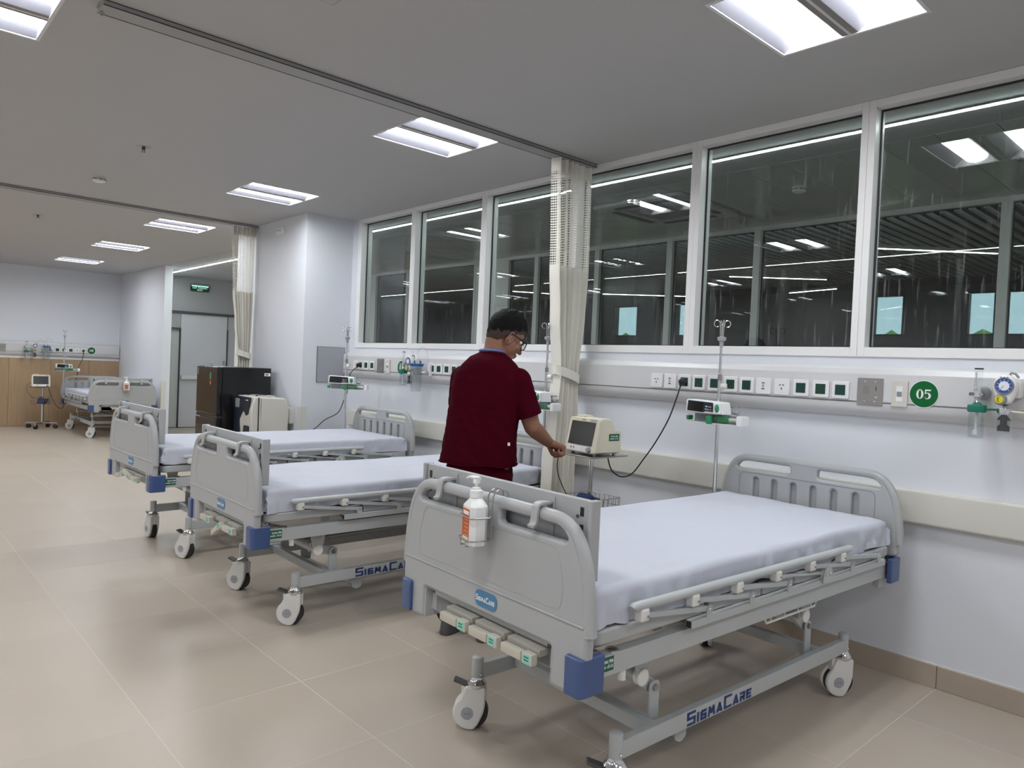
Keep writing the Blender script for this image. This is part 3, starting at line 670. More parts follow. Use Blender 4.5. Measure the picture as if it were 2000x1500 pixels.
    for su in (-1, 1):
        pz = .412+lift; pu = su*-1*.0+(-.62 if su < 0 else .415); bu = -.51 if su < 0 else .51; bz = .340
        t = MB().cyl((pu, -.33, pz), (pu, .33, pz), .021, n=18).build('lift_tube', 'metal_grey', o)
        for sv in (-1, 1):
            MB().cyl((pu, sv*.33, pz), (pu, sv*.352, pz), .027, n=20).build('lift_cap', 'white_plastic', t)
            b = MB().shape([fillet([(bu-.024, .215), (bu+.024, .215), (bu+.024, .362), (bu-.024, .362)], [0, 0, .02, .02], 5)], .006, 0, M=Matrix(((1, 0, 0, 0), (0, 0, -1, sv*.31), (0, 1, 0, 0), (0, 0, 0, 1)))).build('lift_bracket', 'metal_grey', o)
            MB().cyl((bu, sv*.30, bz), (bu, sv*.322, bz), .012, n=6).build('bolt', 'steel', b, 20)
            a = Vector((pu, sv*.285, pz)); d = Vector((bu, sv*.285, bz))-a
            MB().box(-.02, d.length+.012, -.012, .012, -.024, .024, bev=.006, M=Matrix.Translation(a) @ d.to_track_quat('X', 'Z').to_matrix().to_4x4()).build('lift_arm', 'metal_grey', o)
            MB().shape([fillet([(pu-.045, .515+dz), (pu+.045, .515+dz), (pu+.024, pz-.015), (pu-.024, pz-.015)], .008, 3)], .005, 0, M=Matrix(((1, 0, 0, 0), (0, 0, -1, sv*.345), (0, 1, 0, 0), (0, 0, 0, 1)))).build('lift_gusset', 'metal_grey', o)
    a = Vector((-.58, 0, .38+lift)); b = Vector((.35, 0, .40+lift)); MB().cyl(a, b, .018, n=14).build('lift_rod', 'steel', o)
    for sv in (-1, 1): MB().shape([fillet([(-.40, .205), (-.33, .205), (-.335, .125), (-.365, .11), (-.395, .125)], .012, 4)], .006, 0, M=Matrix(((1, 0, 0, 0), (0, 0, -1, sv*.318), (0, 1, 0, 0), (0, 0, 0, 1)))).build('anchor_plate', 'metal_grey', o)
    MB().cyl((-.365, -.318, .135), (-.365, .318, .135), .016, n=14).build('anchor_tube', 'metal_grey', o)
    # maker's name on both base rails
    for sv in (-1, 1):
        LM = Matrix(((-sv, 0, 0, sv*-.0+(-.405 if sv < 0 else .405)), (0, 0, sv, sv*.3732), (0, 1, 0, .196), (0, 0, 0, 1)))
        lm, wd = logo(LM, .048); sc = .40/wd; lm2, _ = logo(LM @ Matrix.Diagonal((sc, 1, 1, 1)), .048); lm2.build('rail_name', 'navy', o, 0)
    for su in (-1, 1):
        for sv in (-1, 1):
            a = cas[(su, sv)]-rz
            caster(o, su*.744, sv*.3575, a, su < 0)
    return o
def mattress(loc, rz, dz, label, seed):
    o = thing('mattress', (loc[0], loc[1], .655+dz), label, 'mattress', rz, group='sheeted mattresses')
    MB().box(-.935, .955, -.42, .42, 0, .105, bev=.02, seg=3).build('core', 'core', o)
    a, b, H, sk = .944, .430, .116, .110; nu, nv = 132, 84; L = a+sk; Bv = b+sk; r = .016
    def fold(s, half):     # arc-length coordinate -> (outward, drop)
        e = abs(s)-(half-r)
        if e <= 0: return s, 0
        q = math.pi/2*r
        if e < q: t = e/r; return math.copysign(half-r+r*math.sin(t), s), r*(1-math.cos(t))
        return math.copysign(half, s), r+(e-q)
    g = []
    for i in range(nu+1):
        row = []
        for j in range(nv+1):
            s = -L+2*L*i/nu; t = -Bv+2*Bv*j/nv
            x, dx = fold(s, a); y, dy = fold(t, b); d = max(dx, dy)
            if dx > r and dy > r:   # corner folds: gather the surplus cloth
                k = min(dx, dy)-r; ph = math.atan2(dy, dx)
                x = math.copysign(a+.010*math.sin(ph*9+seed), s); y = math.copysign(b+.014*math.cos(ph*7+seed), t); d = max(dx, dy)-.12*k
            P = Vector((x*3+seed*7.7, y*3, d*3)); n1 = noise.noise(P*1.2); n2 = noise.noise(Vector((x*2.2+seed, y*9, d*6))*1.4); n3 = noise.noise(Vector((x*16+seed, y*5, d*4)))
            edge = min(1, max(0, (d-.010)/.05)); foot = max(0, (-x-.55)/.4)
            z = H-d+.0045*n1+.004*n2*(1-edge)+.0022*(1-edge)*noise.noise(Vector((x*5+y*3+seed, y*22, 3)))
            if edge > 0:
                out = .020*n3*edge+.011*n2*edge+.022*edge*foot*noise.noise(Vector((x*22, y*22, seed)))
                if dx >= dy: x += math.copysign(abs(out)+.002, s)
                if dy >= dx: y += math.copysign(abs(out)+.002, t)
                if d > .09: z += .016*noise.noise(Vector((x*7+seed, y*7, 1.3)))+.006
            row.append((x, y, max(z, .001)))
        g.append(row)
    vs = [p for r_ in g for p in r_]; k = nv+1
    fs = [(i*k+j, (i+1)*k+j, (i+1)*k+j+1, i*k+j+1) for i in range(nu) for j in range(nv)]
    me = MB().add(vs, fs).build('sheet', 'sheet', o, 80)
    return o
def bed_table(loc, rz, dz, label):
    o = thing('overbed_board', (loc[0], loc[1], .795+dz), label, 'overbed board', rz, group='overbed boards hung on the footboards')
    z0, z1 = 0, .226; u = -.952
    MB().box(u-.011, u+.011, -.405, .425, z0, z1, bev=.004).build('board', 'bed_grey', o)
    for sv, y0, y1 in ((1, .425, .448), (-1, -.428, -.405)):
        MB().shape([fillet([(u-.022, y0), (u+.02, y0), (u+.02, y1), (u-.004, y1), (u-.022, (y0*.3+y1*.7))], .008, 3)], z1-z0+.003, .002, M=Matrix.Translation((0, 0, (z0+z1)/2))).build('end_profile', 'bed_grey', o)
        yb = y0-.035 if sv > 0 else y1+.012
        for k in range(4): MB().box(u-.0125, u-.0105, yb+.004, yb+.018, z1-.022-.05*k-.026, z1-.022-.05*k).build('end_slot', 'black', o, 0)
        yk = y0-.05 if sv > 0 else y1+.040
        MB().cyl((u-.0135, yk, z1-.05), (u-.010, yk, z1-.05), .005, n=10).build('screw', 'dark_grey', o)
    for v in (.25, -.25):
        h = MB().shape([fillet([(v-.02, .005), (v+.02, .005), (v+.02, .215), (v-.02, .215)], [.018, .018, .006, .006], 4)], .004, .001, M=Matrix(((0, 0, 1, u-.013), (1, 0, 0, 0), (0, 1, 0, 0), (0, 0, 0, 1)))).build('hook_plate', 'bed_grey', o)
        zz = .979-.795; path = [(u-.014, v, .195), (u-.03, v, .197), (-1.0, v, .198), (-1.016, v, .195), (-1.024, v, .185), (-1.027, v, .15), (-1.032, v, .136), (-1.042, v, .132)]
        sp = [Vector((q.x, q.z)) for q in smoothpath(path, 4)]; up_, dn_ = [], []
        for i, q in enumerate(sp):
            d = (sp[min(i+1, len(sp)-1)]-sp[max(0, i-1)]).normalized(); nn = Vector((-d.y, d.x))*.0045; up_.append(tuple(q+nn)); dn_.append(tuple(q-nn))
        MB().shape([up_+dn_[::-1]], .028, .0015, M=Matrix(((1, 0, 0, 0), (0, 0, -1, v), (0, 1, 0, 0), (0, 0, 0, 1)))).build('hook', 'bed_grey', h, 40)
        for z in (.19, .03): MB().cyl((u-.0175, v, z), (u-.0145, v, z), .0065, n=8).build('bolt', 'steel', h)
    return o
BEDS = [((2.505, 1.734), math.radians(-2.25), 0), ((2.457, 3.896), math.radians(-.6), -.042), ((2.422, 5.503), math.radians(1.6), -.006), ((3.126, 13.644), math.radians(90), -.07)]
CAS = [{(-1, 1): -.80, (-1, -1): -.72, (1, -1): -.62, (1, 1): .5}, {(-1, 1): -1.0, (-1, -1): -.72, (1, -1): -.5, (1, 1): .5}, {(-1, 1): -1.45, (-1, -1): -1.1, (1, -1): -.5, (1, 1): .5}, {(-1, 1): -.4, (-1, -1): .4, (1, -1): .3, (1, 1): -.2}]
bl = ['grey hospital bed nearest the camera, with a sanitiser bottle hung on its footboard', 'grey hospital bed second from the camera, beside the person in maroon', 'grey hospital bed third from the camera, beside the white column', 'grey hospital bed far away in front of the wood panelled wall']
wh = ['nearest the camera', 'second from the camera, beside the person', 'third from the camera, by the white column', 'far away by the wood panelled wall']
for k, (l, a, dz) in enumerate(BEDS):
    hospital_bed(l, a, dz, bl[k], crank=(0, 0, 0) if k in (0, 3) else ((0, -.5, 0) if k == 1 else (-.2, .2, 0)), cas=CAS[k])
    mattress(l, a, dz, 'mattress under a white sheet on the bed '+wh[k], k*3.1+1)
    bed_table(l, a, dz, 'grey overbed board hung on the bed '+wh[k])
def bedpt(k, u, v, z):
    l, a, dz = BEDS[k]; return Vector((l[0]+math.cos(a)*u-math.sin(a)*v, l[1]+math.sin(a)*u+math.cos(a)*v, z))
# ================================================================== WALL SERVICES
def socket(M, kind, parent):
    p = MB(M).shape([rrect(-.043, .043, -.043, .043, .007, 3)], .010, .003, M=Matrix.Translation((0, 0, .005))).build('socket', 'plate', parent, 40)
    if kind == 'g':
        MB(M).box(-.0255, .0255, -.0255, .0255, .010, .0115).build('socket_insert', 'green_dark', p, 0)
        MB(M).lathe([(.0185, .0114), (.0205, .0126), (.022, .0126), (.023, .0114)], 24).build('socket_ring', 'green_dark', p)
        for s in (-1, 1): MB(M).cyl((s*.0095, 0, .0114), (s*.0095, 0, .0122), .0024, n=8).build('pin_hole', 'black', p)
    elif kind == 'u':
        for s in (-1, 1): MB(M).box(-.0025, .0025, -.005, .005, .0098, .0106, M=Matrix.Translation((s*.009, .010, 0)) @ Matrix.Rotation(s*-.35+math.pi/2, 4, 'Z')).build('pin_hole', 'black', p, 0)
        MB(M).box(-.0025, .0025, -.016, -.003, .0098, .0106).build('pin_hole', 'black', p, 0)
        MB(M).box(-.020, .020, -.030, -.0292, .0098, .0104).build('shutter_line', 'grey_plate', p, 0)
    else:
        MB(M).box(-.011, .011, -.019, .019, .010, .0112).build('jack_frame', 'plate', p, 0)
        for y in (.014, -.018): MB(M).box(-.009, .009, y, y+.005, .011, .0118).build('jack_slot', 'black', p, 0)
        MB(M).box(-.005, .005, -.008, .009, .011, .0122, bev=.001, seg=1).build('jack', 'grey_plate', p)
def intercom(M, parent):
    p = MB(M).box(-.061, .061, -.066, .066, 0, .004, bev=.001, seg=1).build('intercom', 'steel', parent, 30)
    m = MB(M)
    for i in range(5):
        for j in range(5): m.cyl((-.029+i*.006, -.008+j*.008, .0038), (-.029+i*.006, -.008+j*.008, .0043), .0016, n=6)
    tag(m.build('speaker_holes', 'dark_grey', p, 0), kind='stuff')
    for x, y in ((-.024, .048), (.023, .048), (-.025, -.046), (.022, -.048)): MB(M).ell((x, y, .004), (.004, .004, .002), 10, 6).build('screw', 'chrome', p)
    MB(M).lathe([(.001, .007), (.007, .0075), (.0095, .004)], 16, M=Matrix.Translation((.029, -.026, 0))).build('call_button', 'chrome', p)
    MB(M).box(.026, .031, .006, .026, .0038, .0044).build('card_slot', 'dark_grey', p, 0)
def light_switch(M, parent):
    p = MB(M).box(-.036, .036, -.062, .062, 0, .010, bev=.004).build('light_switch', 'switch', parent, 40)
    MB(M).box(-.0145, .0145, -.036, .036, .0098, .0112).build('rocker_frame', 'plate', p, 0)
    MB(M).box(-.011, .011, -.012, .010, .011, .0145, bev=.002).build('rocker', 'grey_mid', p)
def disc(M, txt, parent):
    p = MB(M).cyl((0, 0, 0), (0, 0, .003), .0635, n=48).build('bay_number', 'ink_white', parent, 30)
    MB(M).cyl((0, 0, .003), (0, 0, .0036), .0605, n=48).build('number_disc', 'green', p, 30)
    m = MB(M)
    for ch, x in zip(txt, (-.0165, .0165)):
        T = Matrix.Translation((x, 0, .0042)) @ Matrix.Diagonal((.042, .044, 1, 1))
        el = lambda rx, ry, cy=0: [(rx*math.cos(i*math.pi/16), cy+ry*math.sin(i*math.pi/16)) for i in range(32)]
        if ch == '0': m.shape([el(.36, .5), el(.15, .44)], .0006, 0, M=T)
        elif ch == '5':
            m.shape([[(-.27, .5), (.34, .5), (.29, .35), (-.17, .35), (-.22, .02), (-.29, .02)]], .0006, 0, M=T)
            an = [math.radians(q) for q in range(128, -161, -12)]
            m.shape([[(-.03+.37*math.cos(q), -.16+.34*math.sin(q)) for q in an]+[(-.05+.16*math.cos(q), -.16+.27*math.sin(q)) for q in reversed(an)]], .0006, 0, M=T)
            m.shape([[(-.26+.09*math.cos(i*.6), -.33+.09*math.sin(i*.6)) for i in range(10)]], .0006, 0, M=T)
        else: m.text(ch, .062, Matrix.Translation((x, -.002, .0042)), .0003, .0014, sx=.9)
    m.build('number', 'ink_white', p, 0)
FX = W-.062
for y, k in ((2.708, 'u'), (2.609, 'd'), (2.505, 'g'), (2.405, 'g'), (2.301, 'g'), (2.197, 'g'), (2.097, 'g'), (1.996, 'd'), (1.89, 'u'), (1.784, 'g'), (1.679, 'g'), (1.578, 'g'),
             (6.338, 'u'), (6.238, 'g'), (6.14, 'g'), (6.03, 'g'), (5.056, 'g'), (4.962, 'g'), (4.852, 'g'), (4.753, 'g'), (4.65, 'd'), (4.55, 'u')):
    socket(wallM(y, 1.347, FX), k, duct_r)
intercom(wallM(1.436, 1.345, FX), duct_r); light_switch(wallM(1.298, 1.343, FX), duct_r); disc(wallM(1.194, 1.347, FX), '05', duct_r)
intercom(wallM(5.892, 1.349, FX), duct_r); light_switch(wallM(5.758, 1.345, FX), duct_r); disc(wallM(5.537, 1.341, FX), '07', duct_r)
intercom(wallM(4.40, 1.349, FX), duct_r); light_switch(wallM(4.27, 1.345, FX), duct_r); disc(wallM(4.02, 1.345, FX), '06', duct_r)
BY = BACK-.02-.062
for x, k in ((2.568, 'g'), (2.665, 'g'), (2.766, 'g'), (2.87, 'g'), (2.965, 'd'), (3.063, 'u')): socket(backM(x, 1.347, BY), k, duct_b)
intercom(backM(1.86, 1.345, BY), duct_b); disc(backM(3.194, 1.355, BY), '08', duct_b)
def flowmeter(M, lab):
    o = bpy.data.objects.new('oxygen_flowmeter', None); C.objects.link(o); o.matrix_world = M; tag(o, lab, 'flowmeter', 'oxygen flowmeters')
    MB().lathe([(.001, .026), (.020, .026), (.026, .020), (.030, .012), (.030, .0)], 28).build('wall_connector', 'grey_plate', o)
    MB().cyl((0, 0, .02), (0, 0, .085), .011, n=14).build('stem', 'chrome', o)
    MB().box(-.014, .014, -.022, .018, .064, .094, bev=.005).build('valve_body', 'chrome', o)
    for s in (-1, 1): MB().cyl((s*.012, -.006, .085), (s*.020, -.006, .106), .008, n=12).build('valve_knob', 'chrome', o)
    for s in (-.008, .009): MB().cyl((s, .018, .08), (s, .100, .08), .0085, n=14).build('gauge_tube', 'clear', o)
    m = MB()
    for k in range(9): m.box(-.012, -.005, .028+k*.007, .0292+k*.007, .0886, .0892)
    tag(m.build('scale_marks', 'dark_grey', o, 0), kind='stuff')
    MB().cyl((-.008, .02, .08), (-.008, .09, .08), .0022, n=8).build('float_tube', 'plate', o)
    for s in (-.008, .009): MB().cyl((s, .100, .08), (s, .106, .08), .0088, n=14).build('tube_cap', 'black', o)
    MB().lathe([(.010, -.022), (.013, -.026), (.010, -.034), (.014, -.04), (.010, -.046)], 16, M=Matrix(((1, 0, 0, 0), (0, 0, 1, 0), (0, -1, 0, .08), (0, 0, 0, 1)))).build('coupling', 'chrome', o)
    Y = Matrix(((1, 0, 0, 0), (0, 0, 1, 0), (0, -1, 0, .08), (0, 0, 0, 1)))
    l = MB().lathe([(.001, -.043), (.016, -.044), (.018, -.05), (.034, -.052), (.036, -.058), (.036, -.078), (.033, -.083), (.001, -.083)], 28, M=Y).build('lid', 'teal', o)
    MB().tube([(.03, -.066, .08), (.075, -.066, .08)], [.006, .004], 10).build('outlet', 'teal', l)
    MB().lathe([(.030, -.083), (.031, -.10), (.031, -.186), (.029, -.189), (.0275, -.186), (.0285, -.10), (.0275, -.083)], 28, M=Y).build('humidifier_jar', 'clear', o)
    MB().lathe([(.001, -.1885), (.030, -.1885), (.030, -.1915), (.001, -.1915)], 28, M=Y).build('jar_base', 'clear', o)
    MB().tube([(0, -.083, .08), (0, -.16, .08), (0, -.162, .08), (0, -.178, .08)], [.0055, .0055, .011, .011], 14).build('bubble_tube', 'plate', o)
    m = MB()
    for s in (-1, 1):
        for k in range(4): m.box(s*.024-.002, s*.024+.002, -.112-k*.011, -.110-k*.011, .098, .0985)
    tag(m.build('level_marks', 'dark_grey', o, 0), kind='stuff')
    return o
def regulator(M, lab, hose=((.05, -.095, .07), (.12, -.10, .06), (.3, -.09, .03))):
    o = bpy.data.objects.new('vacuum_regulator', None); C.objects.link(o); o.matrix_world = M; tag(o, lab, 'vacuum gauge', 'vacuum regulators')
    MB().shape([rrect(-.032, .038, -.038, .038, .01)], .05, .006, M=Matrix.Translation((.012, 0, .027))).build('back_case', 'white_plastic', o)
    egg = [(-.020, .058), (.020, .058), (.042, .03), (.043, 0), (.030, -.045), (.018, -.066), (-.018, -.066), (-.030, -.045), (-.043, 0), (-.042, .03)]
    MB().shape([fillet(egg, .02, 5)], .045, .012, M=Matrix.Translation((0, 0, .068)), res=3).build('body', 'plate', o, 50)
    g = MB().lathe([(.001, .094), (.030, .094), (.0335, .0975), (.036, .094), (.036, .088)], 36, M=Matrix.Translation((0, .012, 0))).build('gauge_rim', 'grey_mid', o)
    MB().lathe([(.019, .0956), (.0298, .0956), (.0298, .0945), (.019, .0945)], 36, M=Matrix.Translation((0, .012, 0))).build('gauge_scale', 'gauge_blue', g)
    MB().cyl((0, .012, .0950), (0, .012, .0962), .0195, n=30).build('gauge_dial', 'plate', g)
    m = MB()
    for k in range(9):
        a = math.radians(-45+k*33.75); m.box(.022, .027, -.001, .001, .0956, .0959, M=Matrix.Translation((0, .012, 0)) @ Matrix.Rotation(a, 4, 'Z'))
    tag(m.build('gauge_marks', 'ink_white', g, 0), kind='stuff')
    MB().box(-.001, .001, 0, .016, .0962, .0966, M=Matrix.Translation((0, .012, 0)) @ Matrix.Rotation(2.4, 4, 'Z')).build('needle', 'dark_grey', g, 0)
    k = MB().lathe([(.001, .104), (.019, .104), (.023, .098), (.024, .088)], 28, M=Matrix.Translation((-.010, -.046, 0))).build('knob', 'grey_mid', o)
    MB().cyl((-.013, -.046, .104), (-.013, -.046, .106), .0155, n=24).build('knob_disc', 'yellow', k)
    MB().tube([(-.012-.006*math.cos(a*.5), -.046+.010*math.sin(a*.7), .107) for a in range(-3, 4)], .0015, 6).build('knob_mark', 'dark_grey', k)
    MB().tube([(.01, .058, .055), (.014, .068, .055), (.03, .064, .055), (.042, .048, .055)], .005, 8).build('mode_lever', 'grey_mid', o)
    for q in (-.014, -.002, .010): MB().box(q-.003, q+.003, .0475, .050, .0905, .0912).build('mode_mark', 'dark_grey', o, 0)
    Y = Matrix(((1, 0, 0, 0), (0, 0, 1, 0), (0, -1, 0, .07), (0, 0, 0, 1)))
    MB().lathe([(.005, -.064), (.014, -.068), (.006, -.074), (.006, -.084)], 14, M=Y).build('coupling', 'steel', o)
    MB().lathe([(.001, -.082), (.026, -.083), (.027, -.087), (.027, -.103), (.022, -.105), (.022, -.108), (.001, -.108)], 28, M=Y).build('trap_lid', 'chrome', o)
    MB().shape([[(-.008, -.108), (.008, -.108), (.026, -.132), (.012, -.132), (.012, -.150), (.022, -.158), (.022, -.178), (-.022, -.178), (-.022, -.158), (-.012, -.150), (-.012, -.132), (-.026, -.132)]], .012, .002, M=Matrix.Translation((0, 0, .07))).build('trap_float', 'black', o)
    MB().lathe([(.0245, -.108), (.0255, -.18), (.0235, -.184), (.0215, -.18), (.0225, -.108)], 24, M=Y).build('trap_jar', 'clear', o)
    MB().tube([(.024, -.094, .07)]+list(hose), .005, 8).build('hose', 'cream', o)
    return o
def suction(M, lab):
    o = bpy.data.objects.new('suction_jar', None); C.objects.link(o); o.matrix_world = M; tag(o, lab, 'suction jar', 'suction jars')
    MB().box(.075, .105, -.06, .055, 0, .035, bev=.004).build('wall_bracket', 'plate', o); MB().box(.083, .099, -.055, -.025, .035, .037).build('bracket_slot', 'grey_mid', o, 0)
    MB().tube([(.09, -.02, .03), (.06, -.03, .06), (.05, -.03, .09)], .005, 8).build('hanger', 'steel', o)
    Y = Matrix(((1, 0, 0, 0), (0, 0, 1, 0), (0, -1, 0, .095), (0, 0, 0, 1)))
    l = MB().lathe([(.001, .045), (.05, .044), (.064, .040), (.066, .034), (.058, .030), (.056, .018), (.001, .018)], 32, M=Y).build('lid', 'blue_lid', o)
    for x, z in ((-.03, .095), (.02, .07)): MB().cyl((x, .044, z), (x, .066, z), .008, .006, 12).build('port', 'blue_lid', l)
    MB().lathe([(.052, .02), (.048, -.188), (.046, -.192), (.044, -.188), (.048, .02)], 32, M=Y).build('jar', 'clear', o); MB().lathe([(.001, -.188), (.047, -.188), (.047, -.194), (.001, -.194)], 32, M=Y).build('jar_base', 'clear', o)
    m = MB()
    for k in range(8): m.box(.008, .018, -.008-k*.022, -.0055-k*.022, .1445, .145)
    tag(m.build('level_marks', 'dark_grey', o, 0), kind='stuff')
    MB().tube(smoothpath([(-.03, .06, .095), (-.05, .12, .09), (-.09, .15, .08), (-.125, .11, .07), (-.10, .055, .07)], 6), .0045, 8).build('hose', 'clear', o)
    MB().tube(smoothpath([(.02, .06, .07), (-.02, .13, .08), (.03, .178, .07), (.075, .165, .06), (.095, .10, .05), (.09, .04, .04)], 6), .0045, 8).build('hose', 'clear', o)
    return o
flowmeter(wallM(.955, 1.366, FX), 'oxygen flowmeter with green lid and clear humidifier jar right of the 05 disc')
regulator(wallM(.856, 1.388, FX), 'white vacuum regulator with blue gauge at the right edge of the photo')
flowmeter(wallM(5.385, 1.378, FX), 'oxygen flowmeter in front of the 07 disc'); regulator(wallM(5.298, 1.388, FX), 'white vacuum regulator in front of the 07 disc', ((.045, -.095, .07), (.05, -.10, .07)))
suction(wallM(5.165, 1.342, FX), 'clear suction jar with blue lid right of the 07 disc')
flowmeter(backM(2.20, 1.366, BY), 'small oxygen flowmeter on the back wall duct'); regulator(backM(2.322, 1.388, BY), 'small white vacuum regulator on the back wall duct', ((.045, -.095, .07), (.05, -.10, .07)))
suction(backM(2.49, 1.36, BY), 'clear suction jar with blue lid on the back wall duct')
def cord(name, pts, r, lab, plug=None, m='black'):
    o = thing(name, pts[0], lab, 'cord'); P = Vector(pts[0])
    MB().tube([Vector(p)-P for p in smoothpath(pts, 8)], r, 8).build('cable', m, o)
    if plug is not None:
        K = Matrix.Translation(-P) @ plug
        MB(K).lathe([(.001, .045), (.010, .044), (.019, .030), (.0205, .006), (.0205, 0)], 20).build('plug', 'black', o); MB(K).tube([(0, 0, .036), (0, -.012, .04), (0, -.03, .034)], [.009, .008, .004], 10).build('strain_relief', 'black', o)
PX = wallM(2.505, 1.347, FX-.0105)
cord('power_cord', [(FX-.046, 2.505, 1.32), (3.54, 2.52, 1.24), (3.53, 2.56, 1.12), (3.51, 2.63, .98), (3.48, 2.70, .86), (3.46, 2.76, .775), (3.43, 2.82, .752), (3.38, 2.85, .79), (3.33, 2.84, .86), (3.28, 2.80, .905)], .0042, 'black power cord drooping from the duct socket to the bedside monitor', PX)
cord('power_cord', [(FX-.046, 6.238, 1.33), (3.50, 6.27, 1.25), (3.47, 6.24, 1.12), (3.45, 6.28, 1.0), (3.42, 6.33, .88), (3.36, 6.47, .80), (3.28, 6.50, .72), (3.2, 6.55, .66), (3.13, 6.5, .60), (3.12, 6.5, .3), (3.1, 6.52, .006)], .004, 'dark power cord running down from the duct past the column', wallM(6.238, 1.347, FX-.0105))
cord('power_cord', [(3.063, BY-.04, 1.33), (3.04, 15.04, 1.2), (2.97, 14.98, 1.05), (2.93, 14.85, .92), (2.89, 14.77, .82)], .005, 'black power cord hanging from the back wall duct to the far bed', backM(3.063, 1.347, BY-.0105))
# grey plate and sensor on the column, exit sign
o = thing('wall_plate', (3.465, 6.6, 1.335), 'flat grey metal plate on the side of the white column', 'wall plate')
MB().box(-.145, .145, -.008, 0, -.172, .172, bev=.001, seg=1).build('sheet', 'grey_plate', o)
m = MB(); m.box(-.148, .148, -.0085, 0, -.1745, -.172).box(-.148, .148, -.0085, 0, .172, .1745).box(-.148, -.145, -.0085, 0, -.172, .172).box(.145, .148, -.0085, 0, -.172, .172); m.build('edge', 'dark_grey', o, 0)
for x in (-.13, .13):
    for z in (-.155, .155): MB().ell((x, -.008, z), (.004, .002, .004), 8, 5).build('screw', 'chrome', o)
o = thing('wall_sensor', (3.17, 7.17, 2.665), 'small white wall sensor high on the column', 'sensor')
MB().box(-.03, 0, -.075, .075, -.035, .035, bev=.008).build('case', 'plate', o)
for y in (-.04, 0, .035): MB().ell((-.03, y, 0), (.006, .010, .010), 12, 8).build('lens', 'chrome', o)
o = thing('exit_sign', (4.73, 14.18, 2.49), 'green illuminated exit sign on the corridor end wall', 'exit sign')
MB().box(-.17, .17, -.03, .0, .16, .19, bev=.004).build('housing', 'steel', o); MB().box(-.165, .165, -.02, -.01, .055, .16).build('panel', 'exit_green', o, 0)
MB().box(-.15, .15, -.022, -.0205, .147, .158).build('glow_strip', 'exit_glow', o, 0)
MB(Matrix(((1, 0, 0, 0), (0, 0, -1, -.0205), (0, 1, 0, 0), (0, 0, 0, 1)))).text('LỐI THOÁT', .055, Matrix.Translation((0, .120, 0)), .0006, .0008, sx=.95).text('EXIT', .036, Matrix.Translation((0, .078, 0)), .0006, .0005, sx=1.3).build('lettering', 'exit_text', o, 0)
# ================================================================== IV POLES AND PUMPS
def iv_pole(p, z0, lab, kz=1.335, zt=1.69):
    o = thing('iv_pole', (p.x, p.y, z0), lab, 'iv pole', group='chrome iv poles on the beds'); q = lambda z: z-z0
    MB().cyl((0, 0, 0), (0, 0, q(1.38)), .0105, n=16).build('lower_tube', 'chrome', o); MB().cyl((0, 0, q(1.37)), (0, 0, q(1.57)), .0075, n=14).build('upper_tube', 'chrome', o)
    MB().lathe([(.0105, q(1.365)), (.013, q(1.37)), (.013, q(1.395)), (.008, q(1.40))], 18).build('joint_ring', 'steel', o)
    MB().lathe([(.008, q(1.545)), (.011, q(1.55)), (.011, q(1.575)), (.022, q(1.582)), (.024, q(1.598)), (.008, q(1.604))], 18).build('hook_seat', 'grey_plate', o)
    k = MB().cyl((.006, -.006, q(kz)), (.016, -.034, q(kz)), .016, n=18).build('clamp_knob', 'white_plastic', o, 30)
    for a in (math.radians(-43), math.radians(137), math.radians(47), math.radians(227)):
        c, s = math.cos(a), math.sin(a); pts = [(c*.008, s*.008, q(1.60)), (c*.010, s*.010, q(1.665))]+[(c*(.012+.016*(1-math.cos(t))), s*(.012+.016*(1-math.cos(t))), q(1.672)+.018*math.sin(t)) for t in [math.radians(x) for x in range(20, 300, 25)]]
        MB().tube(pts, .0026, 8).build('hook', 'chrome', o)
    return o
